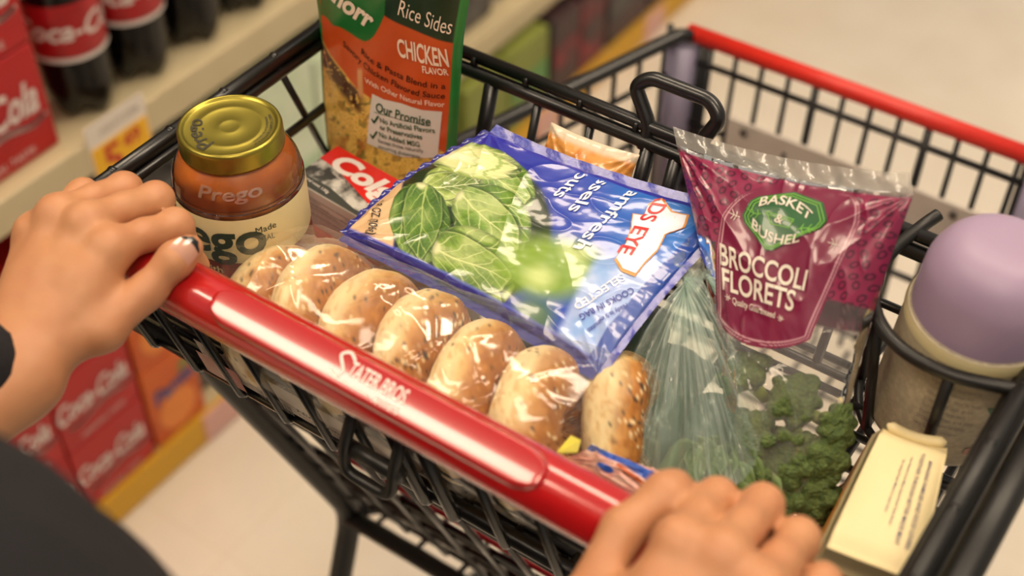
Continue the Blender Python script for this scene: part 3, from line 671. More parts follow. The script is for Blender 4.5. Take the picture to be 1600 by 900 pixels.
# dark green top with its wave, bright green badge
wave = 18 + (fu - 604) * .50 + 3 * np.sin((fu - 604) / 30); C = mixc(C, '#11301f', sstep(-1.5, 1.5, wave - fv) * sstep(-1, 1, fu - 600))
bx, by = fu - 560, fv - 20; bot = np.where(fu < 580, 27 + 12 * sstep(505, 530, fu) + 22 * sstep(530, 580, fu) - 2, 58 - 40 * ((fu - 580) / 27) ** 2)
C = mixc(C, '#1c6b2e', sstep(-1.5, 1.5, bot - fv) * sstep(-1, 1, 607 - fu) * sstep(-1, 1, fu - 498)); 
C = mixc(C, '#0d5228', sstep(-1, 1, -fv - 6 + 0 * fu) * .8)
ed = np.minimum(aa, 1 - aa) * (r - l); C = mixc(C, '#1f7a36', sstep(.0062, .0052, ed)); C = mixc(C, '#2f8d45', sstep(.0008, .0, np.abs(ed - .0045)) * .6)
C = mixc(C, '#1f7a36', sstep(.012, .010, zz - PZ0))
setcol(face, C.reshape(-1, 3))
def pmap(lift): return lambda X, Z: np.stack([X, pouch_y(X, Z) - lift, Z], -1)
pm = pmap(.0006)
M_pinkw = mat('print_cream', '#f0d9c4', .4); M_prg = mat('print_green', '#1d4f30', .45); M_brn = mat('print_brown', '#3a1a0c', .45)
def ptext(name, s, a, b_, hpx, m, bold=.02, shear=0, arc=0, parent=face, mp=pm):
    p0, p1 = pxz(*a), pxz(*b_); h = hpx * 0.00059
    return decal(name, fit_text(s, p0, p1, h, bold, shear, arc), mp, m, parent, .006)
ptext('brand_lettering', 'Knorr', (503, -28), (590, 32), 27, M_pinkw, .05, .25)
ptext('range_lettering', 'Rice Sides', (627, 8), (706, 44), 21, M_pinkw, .0, .25, -.1)
ptext('flavour_lettering', 'CHICKEN', (629, 70), (701, 92), 24, M_pinkw, .03)
ptext('flavour_lettering', 'FLAVOR', (667, 103), (701, 113), 9, M_pinkw, .03)
ptext('product_lettering', 'Rice & Pasta Blend in a', (574, 73), (698, 134), 8.5, M_brn, .01, 0, -.9)
ptext('product_lettering', 'Savory Chicken Flavored Sauce', (544, 62), (697, 149), 8.5, M_brn, .01, 0, -1.5)
ptext('product_lettering', 'With Other Natural Flavor', (583, 115), (697, 162), 7.5, M_pinkw, .01, 0, -.6)
cq = [pxz(*p) for p in ((595, 136), (612, 145), (640, 152), (668, 165), (694, 172), (692, 205), (690, 241), (640, 232), (590, 210), (592, 170))]
M_card = mat('promise_card', '#d9d4cc', .4); card = decal('promise_card', poly2(cq), pm, M_card, face, .01)
pm2 = pmap(.0011)
for s_, a, b_, h in [('Our Promise', (602, 156), (680, 185), 13), ('No Artificial Flavors', (609, 176), (686, 199), 7.5), ('or Preservatives', (609, 186), (670, 206), 7.5), ('No Added MSG', (609, 197), (667, 217), 7.5), ('Except those naturally', (608, 206), (672, 227), 5.5), ('occurring glutamates', (608, 214), (668, 235), 5.5)]:
    ptext('card_lettering', s_, a, b_, h, M_prg if h > 6 else M_ink, .02 if h > 6 else 0, .2 if h == 13 else 0, 0, card, pm2)
for (cx, cy) in ((601, 174), (600, 197)):
    decal('check_mark', strokes2([[pxz(cx - 4, cy), pxz(cx - 1, cy + 5), pxz(cx + 5, cy - 4)]], .0016), pm2, M_prg, card)
decal('card_rule', strokes2([[pxz(600, 163), pxz(640, 176), pxz(676, 190)]], .0005), pm2, M_prg, card)
# sealed fin along the bottom edge
b = MB(); b.box((-.272, PY - .001, PZ0 - .0015), (-.159, PY + .001, PZ0 + .004)); b.build('pouch_seal', M_pback, pouch, False)

# ---- canister with a lilac domed cap in the cup holder
M_lilac = mat('lilac_cap', '#9d88a6', .45, noise=(9, '#a895ae', .35), sss=.1); M_can = mat('canister_label', '#a89c84', .5)
def canister_print(m):
    nt = m.node_tree; N = nt.nodes; L = nt.links; b = N['Principled BSDF']; tc = N.new('ShaderNodeTexCoord'); mp_ = N.new('ShaderNodeMapping'); mp_.inputs['Scale'].default_value = (1, 1, 1)
    w = N.new('ShaderNodeTexWave'); w.bands_direction = 'Z'; w.inputs['Scale'].default_value = 190; n = N.new('ShaderNodeTexNoise'); n.inputs['Scale'].default_value = 260
    L.new(tc.outputs['Object'], w.inputs['Vector']); L.new(tc.outputs['Object'], n.inputs['Vector'])
    mu = N.new('ShaderNodeMath'); mu.operation = 'MULTIPLY'; L.new(w.outputs['Fac'], mu.inputs[0]); L.new(n.outputs['Fac'], mu.inputs[1])
    r = N.new('ShaderNodeValToRGB'); r.color_ramp.elements[0].position = .2; r.color_ramp.elements[1].position = .5; r.color_ramp.elements[0].color = (*hexc('#bcb095'), 1); r.color_ramp.elements[1].color = (*hexc('#8a806e'), 1)
    L.new(mu.outputs[0], r.inputs['Fac']); L.new(r.outputs['Color'], b.inputs['Base Color'])
canister_print(M_can)
KX, KY, KZ, KR = .2285, .2425, .911, .0425
can = thing('canister', 'pale canister with a domed lilac cap standing in the wire cup holder', 'canister', (KX, KY, KZ))
KH = .098
V, Fc = lathe([tuple(p) for p in smooth_line([(.036, 0), (.0405, .0015), (KR, .006), (KR, .012), (KR, .05), (KR, KH - .006), (KR - .0008, KH - .002), (KR - .003, KH)], 4)], 64, (KX, KY, KZ)); cbod = mo('canister_body', V, Fc, M_can, can)
V, Fc = lathe([tuple(p) for p in smooth_line([(KR - .0025, KH - .002), (KR - .0018, KH), (KR - .0018, KH + .020), (KR - .003, KH + .032), (KR - .009, KH + .044), (KR - .018, KH + .051), (KR - .030, KH + .0535), (.0005, KH + .054)], 4)], 64, (KX, KY, KZ)); cap = mo('canister_cap', V, Fc, M_lilac, can)
V, Fc = lathe([(KR + .0003, KH - .010), (KR + .0009, KH - .006), (KR + .0003, KH - .002)], 64, (KX, KY, KZ), False); mo('canister_rim', V, Fc, M_cream, cbod)
kmap = lambda X, Z: np.stack([KX + (KR + .0005) * np.cos(X / KR - 1.0), KY + (KR + .0005) * np.sin(X / KR - 1.0), KZ + Z], -1)
M_leafg = mat('print_leaf_green', '#2f6a4e', .5); M_kp = mat('print_pinkish', '#b48878', .5)
decal('printed_leaf', join2(*[refine2(place2(poly2([(0, 0), (.008, .005), (.020, .004), (.030, 0), (.020, -.005), (.008, -.004)]), p, r_), .006) for p, r_ in (((.012, .082), .3), ((.018, .070), 1.0), ((.006, .060), -.6), ((.02, .05), 1.3))]), kmap, M_leafg, cbod)
decal('canister_print', join2(*[fit_text(t_, (-.030, .078 - .0055 * k), (.002 - .003 * (k % 3), .078 - .0055 * k), .0032) for k, t_ in enumerate(['DIRECTIONS: FOR ALL SURFACES', 'wipe surface clean and let', 'stand for ten minutes then', 'allow to dry. rinse surfaces', 'in contact with food. do not', 'flush in toilet. keep away', 'from children and pets', 'STORAGE: close lid tightly', 'recycle empty container'])]), kmap, M_tx, cbod, .006)
decal('canister_band', refine2(poly2([(.004, .016), (.046, .020), (.046, .030), (.004, .022)]), .006), kmap, M_kp, cbod)

can.rotation_euler = (0, .07, 0)
# ---- cream paper pack near the right hand
M_paper = mat('cream_paper', '#e4d3a4', .55, noise=(18, '#dccb9c', .3), bump=(90, .2, .0008)); M_pkside = mat('pack_side_orange', '#a8702c', .5, noise=(22, '#c9863a', .2)); M_navy = mat('print_navy', '#3c3c68', .5)
CT = [onz(1383, 658, .962), onz(1484, 690, .960), onz(1436, 905, .966), onz(1292, 850, .962)]   # top face: far left, far right, near right, near left
pack_ = thing('paper_pack', 'cream paper pack with navy lettering beside the right rim of the cart', 'package', (CT[0] + CT[2]) / 2 * [1, 1, 0] + np.array([0, 0, ZB + .003]))
def packgrid(n=26):
    V = []; 
    for i in range(n + 1):
        for j in range(n + 1):
            s, t = i / n, j / n; p = (1 - s) * (1 - t) * CT[0] + s * (1 - t) * CT[1] + s * t * CT[2] + (1 - s) * t * CT[3]
            bul = .004 * (1 - (2 * s - 1) ** 4) * (1 - (2 * t - 1) ** 2) - .006 * (sstep(.12, 0, np.array(t)) + .5 * sstep(.9, 1, np.array(t))) + .0016 * (fbm2(np.array(s * 3.), np.array(t * 5.), 41) - .5)
            if t < .14: bul -= .003 * math.sin(s * math.pi) * (1 - t / .14)
            V.append(p + np.array([0, 0, bul]))
    return np.array(V)
n_ = 26; TV = packgrid(n_); idx = lambda i, j: i * (n_ + 1) + j
V = list(TV); Fc = grid_faces(n_ + 1, n_ + 1, flip=True); fm = [0] * len(Fc)
ringi = [idx(0, j) for j in range(n_ + 1)] + [idx(i, n_) for i in range(1, n_ + 1)] + [idx(n_, j) for j in range(n_ - 1, -1, -1)] + [idx(i, 0) for i in range(n_ - 1, 0, -1)]
cen = TV.mean(0); prev = ringi
for lv, (z, k) in enumerate([(.945, 1.03), (.92, 1.02), (.895, 1.0), (ZB + .003, .97)]):
    cur_ = []
    for a in ringi:
        p = cen + (TV[a] - cen) * [k, k, 0]; p[2] = z; p = p - np.array([.0045, .0, 0]) * (lv + 1) * (1 if p[0] < cen[0] else .1); cur_.append(len(V)); V.append(p)
    for q in range(len(ringi)): q2 = (q + 1) % len(ringi); Fc.append((prev[q], prev[q2], cur_[q2], cur_[q])); fm.append(1 if lv > 0 else 0)
    prev = cur_
Fc.append(tuple(prev)); fm.append(1)
pb = mo('paper_wrap', V, Fc, None, pack_, True, True, [M_paper, M_pkside], fm)
b = MB(); e0, e1 = TV[idx(1, 0)], TV[idx(n_ - 1, 0)]
b.tube([e0 + (e1 - e0) * t + np.array([0, .001, .0035 - .004 * math.sin(t * math.pi)]) for t in np.linspace(0, 1, 14)], [.001] + [.0034] * 12 + [.001], 8); b.build('rolled_edge', M_paper, pb)
def packmap(X, Y):      # X across, Y along, 0..1
    s, t = np.clip(X, 0, 1), np.clip(Y, 0, 1); i = np.clip((s * n_).astype(int), 0, n_ - 1); j = np.clip((t * n_).astype(int), 0, n_ - 1); f, g = s * n_ - i, t * n_ - j
    G = TV.reshape(n_ + 1, n_ + 1, 3); f, g = f[:, None], g[:, None]
    return (G[i, j] * (1 - f) + G[i + 1, j] * f) * (1 - g) + (G[i, j + 1] * (1 - f) + G[i + 1, j + 1] * f) * g + np.array([0, 0, .0007])
def pk(s_, s0, t0, t1, h): 
    V, Fc = fit_text(s_, (0, 0), (t1 - t0, 0), h, .01); return np.stack([s0 + V[:, 1] * -1 * -1, t0 + V[:, 0]], -1), [f[::-1] for f in Fc]
decal('pack_lettering', join2(pk('BRINGING FAMILIES AND FOOD LOVERS', .80, .22, .86, .052), pk('TOGETHER THROUGH BETTER MADE MEAT', .68, .18, .86, .052)), packmap, M_navy, pb, .05)
decal('pack_small_print', join2(pk('Our Passion is to Make Good Food Taste Better', .55, .24, .76, .032), pk('by using Fresh Meat in each bite', .46, .28, .68, .032)), packmap, M_navy, pb, .05)
# ================================================================== SOFT BAGS
class Bag:
    """pillow bag between four corners A,B,C,D: u runs A->D, v runs A->B"""
    def __init__(s, A, B, Cc, D, top, bot, seed=0, pinch=.010, crease=.0016, ex=(.55, .55), bow=(0, 0, 0, 0), out0=0.0):
        s.out0 = out0
        s.q = [np.array(p, float) for p in (A, B, Cc, D)]; s.top, s.bot, s.seed, s.pinch, s.crease, s.ex, s.bow = top, bot, seed, pinch, crease, ex, bow
        n = np.cross(s.q[3] - s.q[0], s.q[1] - s.q[0]); s.n = n / np.linalg.norm(n)
        s.eu = (s.q[3] - s.q[0]); s.eu /= np.linalg.norm(s.eu); s.ev = np.cross(s.n, s.eu)
    def flat(s, u, v):
        u = np.asarray(u, float)[..., None]; v = np.asarray(v, float)[..., None]; A, B, Cc, D = s.q
        return (1 - u) * (1 - v) * A + (1 - u) * v * B + u * v * Cc + u * (1 - v) * D
    def bump(s, u, v):
        a = np.clip(4 * u * (1 - u), 0, 1); b = np.clip(4 * v * (1 - v), 0, 1); return a ** s.ex[0] * b ** s.ex[1]
    def wrinkle(s, u, v):
        w = 0
        for k, (cu, cv) in enumerate(((0, 0), (0, 1), (1, 1), (1, 0))):      # creases fanning out of the corners
            du, dv = (u - cu) * 1.2, v - cv; r = np.hypot(du, dv); th = np.arctan2(dv, du); ph = s.seed * 1.7 + k
            w = w + np.exp(-r * 2.6) * sstep(.0, .12, r) * (1 - np.abs(np.sin(th * 7 + ph + 1.3 * fbm2(r * 3, th * 2, s.seed + k))) * 2)
        e = np.minimum(np.minimum(u, 1 - u), np.minimum(v, 1 - v))
        rip = np.exp(-e * 14) * (np.sin(v * 38 + s.seed + 6 * fbm2(u * 4, v * 9, s.seed + 8)) * np.exp(-np.minimum(u, 1 - u) * 9) + np.sin(u * 44 + s.seed) * np.exp(-np.minimum(v, 1 - v) * 9) * .6)
        g = fbm2(u * 5, v * 4, s.seed + 20) - .5; rid = 1 - np.abs(2 * vn2(u * 4.2 + 1.5 * v, v * 3.1 - u, s.seed + 31) - 1); rid2 = 1 - np.abs(2 * vn2(u * 8.2 - 2.5 * v, v * 6.1 + u, s.seed + 33) - 1)
        return s.crease * (w + .7 * rip + 2.2 * g + 1.3 * rid ** 6 + .7 * rid2 ** 6)
    def S(s, u, v, side=1, lift=0.0):
        u = np.asarray(u, float); v = np.asarray(v, float); P = s.flat(u, v); h = s.bump(u, v)
        # the filling draws the edges in
        pu = s.pinch * np.clip(4 * v * (1 - v), 0, 1) * (1 - 2 * u); pv = s.pinch * np.clip(4 * u * (1 - u), 0, 1) * (1 - 2 * v)
        pu = pu - s.out0 * np.clip(4 * v * (1 - v), 0, 1) * (1 - u) ** 2
        P = P + pu[..., None] * s.eu + pv[..., None] * s.ev
        hh = (s.top if side > 0 else -s.bot) * h + s.wrinkle(u, v) * (sstep(0, .03, h) if side > 0 else 1) * (1 if side > 0 else .6)
        if side < 0: hh = np.minimum(hh, (s.wrinkle(u, v)) * sstep(0, .03, h) - .0004)
        b0, b1, b2, b3 = s.bow; hh = hh + b0 * (1 - u) ** 6 + b1 * u ** 6 + b2 * (1 - v) ** 6 + b3 * v ** 6
        return P + (hh + lift)[..., None] * s.n
    def sheet(s, nu, nv, side=1):
        u, v = np.meshgrid(np.linspace(0, 1, nu), np.linspace(0, 1, nv), indexing='ij'); return u, v, s.S(u, v, side)
    def uv_of_px(s, px, py):
        x = np.array([.5, .5]); tgt = np.array([px, py], float)
        f = lambda x: np.array(to_px(s.flat(x[0], x[1])))
        for _ in range(25):
            e = f(x) - tgt; J = np.stack([(f(x + [1e-4, 0]) - f(x)) / 1e-4, (f(x + [0, 1e-4]) - f(x)) / 1e-4], 1); x = x - np.linalg.solve(J, e)
        return x
    def pxtext(s, name, t, a, b, h, m, parent, bold=.02, shear=0, arc=0, lift=.0008, ref=.02):
        """lettering from photo point a to photo point b on the flat print; h = cap height as a share of its length direction in metres"""
        M_ = s.met(); pa = M_(s.uv_of_px(*a)); pb = M_(s.uv_of_px(*b)); V, Fc = refine2(fit_text(t, pa, pb, h, bold, shear, arc), .002)
        ok = (V[:, 0] > .004) & (V[:, 0] < s.lu - .004) & (V[:, 1] > .003) & (V[:, 1] < s.lv - .007); VF = (V, [f for f in Fc if ok[list(f)].all()])
        return decal(name, VF, lambda X, Y: s.S(X / s.lu, Y / s.lv, 1, lift), m, parent)
    def met(s):
        s.lu = np.linalg.norm((s.q[3] - s.q[0] + s.q[2] - s.q[1]) / 2); s.lv = np.linalg.norm((s.q[1] - s.q[0] + s.q[2] - s.q[3]) / 2)
        return lambda uv: np.array([uv[0] * s.lu, uv[1] * s.lv])
    def pxshape(s, name, VF, m, parent, lift=.0006):
        """shape given in photo points on the flat print"""
        M_ = s.met(); V, Fc = VF; V = np.array([M_(s.uv_of_px(*p)) for p in V]); VF = refine2((V, Fc), .005)
        return decal(name, VF, lambda X, Y: s.S(X / s.lu, Y / s.lv, 1, lift), m, parent)

# ---- blue bag of sprouts lying on top
M_print = mat('glossy_print', '#ffffff', .28, coat=.55, coat_rough=.06, attr=True); M_bluefilm = mat('blue_film', '#2a2c86', .25, coat=.7)
sb = Bag(onz(541, 372, .958), onz(768, 216, .990), onz(1146, 342, .998), onz(936, 588, .972), .0125, .026, 3, .004, .0010, (.5, .45), (.004, .004, 0, .002), .013)
sprout = thing('frozen_vegetable_bag', 'blue glossy bag with a picture of green sprouts lying across the bagels', 'bag', sb.flat(.5, .5) - np.array([0, 0, .03]))
u, v, P = sb.sheet(420, 320)
front = mo('bag_front', P.reshape(-1, 3), grid_faces(420, 320), M_print, sprout)
ub, vb, Pb = sb.sheet(60, 48, -1); mo('bag_back', Pb.reshape(-1, 3), grid_faces(60, 48, flip=True), M_bluefilm, sprout)
fu, fv = to_px(sb.flat(u, v))
C = np.zeros(u.shape + (3,)) + np.array(hexc('#25259a'))
C = mixc(C, '#1c50b4', sstep(760, 1000, fu + .25 * (fv - 300))); C = mixc(C, '#2f86d8', sstep(900, 1075, fu + .15 * (fv - 400)) * .9); C = mixc(C, '#3b3cb0', .5 * fbm2(fu / 70, fv / 70, 3))
# wood end
wl = 640 - (fv - 300) * .18 + 10 * np.sin(fv / 40); kw = sstep(3, -3, fu - wl - 40 * sstep(270, 215, fv))
wood = np.zeros_like(C) + np.array(hexc('#dcbb92')); gw = fu * .82 - fv * .57 * -1
wx = (fu * .50 + fv * .87); wood = mixc(wood, '#c79c6c', .55 * fbm2((fu * .87 - fv * .5) / 90, wx / 6, 9)); 
ln = np.abs(((fu * .9 - fv * -.35) / 38) % 1 - .5); wood = mixc(wood, '#9c7148', sstep(.012, .0, ln) * .5)
# dark gap behind the sprouts, then the sprouts
C = C * (1 - kw[..., None]) + wood * kw[..., None]
C = mixc(C, '#22331c', sstep(1.06, .96, np.hypot((fu - 745) / 128, (fv - 372) / 122)) * (1 - kw))
def sprout_print(C, cx, cy, ra, rb, ang, seed, base='#6f9636', dark='#34591f', pale='#d6e0a0', cut=0.0):
    a = math.radians(ang); dx, dy = fu - cx, fv - cy; x = (dx * math.cos(a) + dy * math.sin(a)) / ra; y = (-dx * math.sin(a) + dy * math.cos(a)) / rb
    wx = x + .10 * (fbm2(x * 1.5 + seed, y * 1.5, seed) - .5); wy = y + .14 * (fbm2(x * 1.5, y * 1.5 + seed, seed + 1) - .5); r = np.hypot(wx, wy); M_ = sstep(1.0, .97, r)
    col = np.zeros_like(C) + np.array(hexc(dark)); col = mixc(col, base, .6 * fbm2(x * 3 + seed, y * 3, seed + 2))
    rnd = random.Random(seed); leaves = [(.30, .30, .85, .75, 30), (.25, -.35, .85, .72, -28), (.0, .55, 1.0, .55, 16), (.0, -.55, 1.0, .55, -16), (-.12, rnd.uniform(-.12, .12), .98, .62, rnd.uniform(-8, 8))]
    for li, (lx0, ly0, la, lb, lang) in enumerate(leaves):
        t = math.radians(lang); ex, ey = wx - lx0, wy - ly0; lx = (ex * math.cos(t) + ey * math.sin(t)) / la; ly = (-ex * math.sin(t) + ey * math.cos(t)) / lb
        lx = lx + .05 * np.sin(ly * 7 + seed + li); lr = np.hypot(lx, ly * (1 + .18 * lx)); m = sstep(1.0, .965, lr)
        col = mixc(col, '#24401a', sstep(1.16, 1.0, lr) * (1 - m) * .75)
        lc = np.zeros_like(C) + np.array(hexc(base)); tone = fbm2(lx * 1.3 + li * 3 + seed, ly * 1.3, seed + 7); lc = mixc(lc, dark, sstep(.45, .75, tone) * .7); lc = mixc(lc, pale, sstep(.52, .25, tone) * .45)
        lc = mixc(lc, dark, sstep(.45, .65, fbm2(lx * 5, ly * 5, seed + 12)) * .28)
        br = np.abs(((lx * 2.6 - np.abs(ly) * 1.9 + .3 * fbm2(lx * 3, ly * 3, seed + li)) % 1) - .5); lc = mixc(lc, pale, sstep(.10, .0, br) * .60 * sstep(1.0, .5, np.abs(ly)))
        fine = np.abs(np.sin(lx * 16 + ly * 9 * np.sign(ly) + 4 * fbm2(lx * 4, ly * 4, seed + 3))); lc = mixc(lc, pale, sstep(.22, .0, fine) * .20)
        lc = mixc(lc, pale, sstep(.085, .02, np.abs(ly + .04 * np.sin(lx * 5)) * (1 + .8 * (lx + 1))) * .85)
        lc = mixc(lc, pale, sstep(.90, .97, lr) * .35); col = col * (1 - m[..., None]) + lc * m[..., None]
    if cut:
        k = sstep(1.0, .75, np.hypot((x + .02) / .93, y / .85)); inner = np.zeros_like(C) + np.array(hexc('#d9dfa0')); rr = np.abs(np.sin(7 * np.hypot(x + 1.0, y * 1.3) + 3.5 * fbm2(x * 3, y * 4, seed))); inner = mixc(inner, '#86a748', sstep(.55, .1, rr) * sstep(-.5, .3, x) * .85); inner = mixc(inner, '#f0f0cc', sstep(.30, .1, np.abs(y)) * sstep(.45, -.5, x)); col = col * (1 - (k * cut)[..., None]) + inner * (k * cut)[..., None]
    col = mixc(col, '#d9dca8', sstep(.22, .1, np.hypot(x + .97, y)))
    col = mixc(col, '#1f3816', sstep(.88, 1.0, r) * .55)
    return C * (1 - M_[..., None]) + col * M_[..., None]
C = sprout_print(C, 800, 310, 56, 46, 45, 4); C = sprout_print(C, 725, 310, 48, 36, -10, 5, base='#a9bf66', pale='#e6ecc0')
C = sprout_print(C, 780, 366, 66, 58, 40, 6); C = sprout_print(C, 756, 268, 74, 31, 12, 7, base='#a9be62', cut=.9, pale='#eef0c8'); C = sprout_print(C, 668, 366, 61, 48, 100, 8, base='#587f30', dark='#2a4d1c', pale='#b4c878')
C = sprout_print(C, 745, 436, 72, 58, 28, 9, base='#7a9c3c'); 
# out-of-focus greens on the print
bl = sstep(1.25, .55, np.hypot((fu - 868) / 92, (fv - 440) / 52)); C = mixc(C, '#7ea02f', bl * .95); C = mixc(C, '#c8d98c', sstep(.9, .1, np.hypot((fu - 850) / 45, (fv - 455) / 32)) * .8); C = mixc(C, '#cfdd9a', sstep(1., .2, np.hypot((fu - 915) / 42, (fv - 415) / 22)) * .6); C = mixc(C, '#557a22', sstep(1., .3, np.hypot((fu - 830) / 60, (fv - 510) / 34)) * .8)
# pale blue sash near the right end
kx = fu - 945 + (fv - 420) * .62; ks = sstep(-9, 9, kx) * sstep(8, -8, fu - 1050 + (fv - 420) * .40) * sstep(410, 440, fv); C = mixc(C, '#a9bfee', ks * .9); C = mixc(C, '#6fa4e6', sstep(.45, .7, fbm2(fu / 40, fv / 40, 77)) * ks * .6)
# seams
e_v = v * np.linalg.norm(sb.q[1] - sb.q[0]); C = mixc(C, '#20207c', sstep(.0052, .0045, e_v)); C = mixc(C, '#5a64c8', sstep(.0016, .0, np.abs(e_v - .0052)) * .7 + .25 * sstep(.6, .9, vn2(u * 60, v * 30, 3)) * sstep(.0052, .0045, e_v))
e_w = (1 - v) * .155; C = mixc(C, '#2a2aa4', sstep(.0065, .006, e_w)); e_r = (1 - u) * .195; C = mixc(C, '#1f3c9c', sstep(.010, .009, e_r) * .8)
setcol(front, C.reshape(-1, 3))
M_navy2 = mat('print_black_blue', '#2a2320', .4); M_skyt = mat('print_sky', '#e3e6f2', .35); M_redt2 = mat('print_red', '#c4272b', .35); M_gold2 = mat('print_gold', '#d9913a', .35); M_vio = mat('print_violet', '#3b3f9a', .4)
sb.pxtext('weight_lettering', 'NET WT 10.8 OZ (306g)', (628, 291), (586, 381), .0056, M_navy2, front, .01)
sb.pxtext('product_lettering', 'steamfresh', (1034, 270), (914, 412), .0088, M_skyt, front, .02)
sb.pxtext('product_lettering', 'Brussels', (996, 243), (907, 349), .0085, M_skyt, front, .02)
sb.pxtext('product_lettering', 'Sprouts', (956, 241), (885, 326), .0085, M_skyt, front, .02)
banner = [(1040, 322), (1056, 344), (1080, 350), (1074, 372), (1048, 384), (1036, 408), (1018, 428), (1004, 446), (984, 440), (974, 424), (990, 400), (998, 372), (1000, 350), (1016, 352), (1022, 334)]
cb_ = np.mean(banner, 0); sb.pxshape('brand_banner_edge', poly2([tuple(cb_ + (np.array(p) - cb_) * 1.07) for p in banner]), M_gold2, front, .0007); bn = sb.pxshape('brand_banner', poly2(banner), M_skyt, front, .0011)
sb.pxtext('brand_lettering', "BIRDS EYE", (1062, 292), (985, 418), .0095, M_redt2, front, .02, 0, 0, .0015)
sb.pxtext('sash_lettering', 'COOKS IN BAG', (1000, 470), (912, 515), .0042, M_vio, front, .02, .1)
sb.pxtext('sash_lettering', 'SELECTED', (985, 450), (905, 500), .0055, M_skyt, front, .02, .1)
sb.pxtext('sash_lettering', 'ready in 5 minutes', (990, 492), (925, 532), .003, M_vio, front, .02, .1)
# crimped seal fins
def fin(bag, edge, w, m, parent, name, amp=.0012, n=90, rip=70):
    V = []; t = np.linspace(0, 1, n)
    for k in range(4):
        q = k / 3 * w
        if edge == 'v0': u_, v_, d = t, 0 * t, -bag.ev
        if edge == 'v1': u_, v_, d = t, 0 * t + 1, bag.ev
        if edge == 'u0': u_, v_, d = 0 * t, t, -bag.eu
        if edge == 'u1': u_, v_, d = 0 * t + 1, t, bag.eu
        P_ = bag.S(u_, v_) + d * q + bag.n * (amp * np.sin(t * rip + k * .6) * (k / 3))[:, None]; V.append(P_)
    V = np.stack(V, 1); return mo(name, V.reshape(-1, 3), grid_faces(n, 4, flip=edge in ('v0', 'u1')), m, parent)
M_fin = mat('crimped_blue_film', '#23268a', .3, coat=.4, noise=(160, '#4650b4', .3), bump=(300, .5, .0015))
fin(sb, 'v1', .008, M_fin, sprout, 'back_seam', .0002, 160, 46); fin(sb, 'v0', .006, M_bluefilm, sprout, 'front_seam', .0004); fin(sb, 'u1', .005, M_fin, sprout, 'end_seal', .0002, 140, 50); fin(sb, 'u0', .004, M_bluefilm, sprout, 'end_seal')

# ---- maroon broccoli bag, clear below its label
bb = Bag(ony(1057, 226, .248), ony(1428, 302, .246), onz(1292, 812, .900), onz(1160, 835, .900), .024, .026, 11, .006, .0013, (.6, .45), (.0, .0, 0, 0))
# here u runs down from the top edge, v runs across from left to right; the bag faces the shopper
bb.n = -bb.n if bb.n[1] > 0 else bb.n
broc = thing('broccoli_bag', 'maroon and clear bag of broccoli florets leaning against the front of the basket', 'bag', bb.flat(.95, .5) - np.array([0, 0, .01]))
M_bprint = None
def film_print(name):
    m = film(name, (1, 1, .97), .13, .08, (45, .5, .003), (.92, .88, .92), 1.4); nt = m.node_tree; N = nt.nodes; L = nt.links
    p = N.new('ShaderNodeBsdfPrincipled'); p.inputs['Roughness'].default_value = .3; p.inputs['Coat Weight'].default_value = .5; p.inputs['Coat Roughness'].default_value = .1
    a = N.new('ShaderNodeAttribute'); a.attribute_name = 'Col'; L.new(a.outputs['Color'], p.inputs['Base Color']); k = N.new('ShaderNodeAttribute'); k.attribute_name = 'Ink'
    mx = N.new('ShaderNodeMixShader'); src = N['Material Output'].inputs[0].links[0].from_socket; L.new(k.outputs['Fac'], mx.inputs[0]); L.new(src, mx.inputs[1]); L.new(p.outputs[0], mx.inputs[2]); L.new(mx.outputs[0], N['Material Output'].inputs[0]); return m
M_bprint = film_print('printed_clear_film'); M_clear = film('clear_film', (1, 1, .98), .05, .06, (35, .5, .004), (.95, .93, .95), 1.5)
u, v, P = bb.sheet(330, 260); bf = mo('bag_front', P.reshape(-1, 3), grid_faces(330, 260, flip=True), M_bprint, broc)
u2, v2, P2 = bb.sheet(60, 50, -1); bk_ = mo('bag_back', P2.reshape(-1, 3), grid_faces(60, 50), M_bprint, broc)
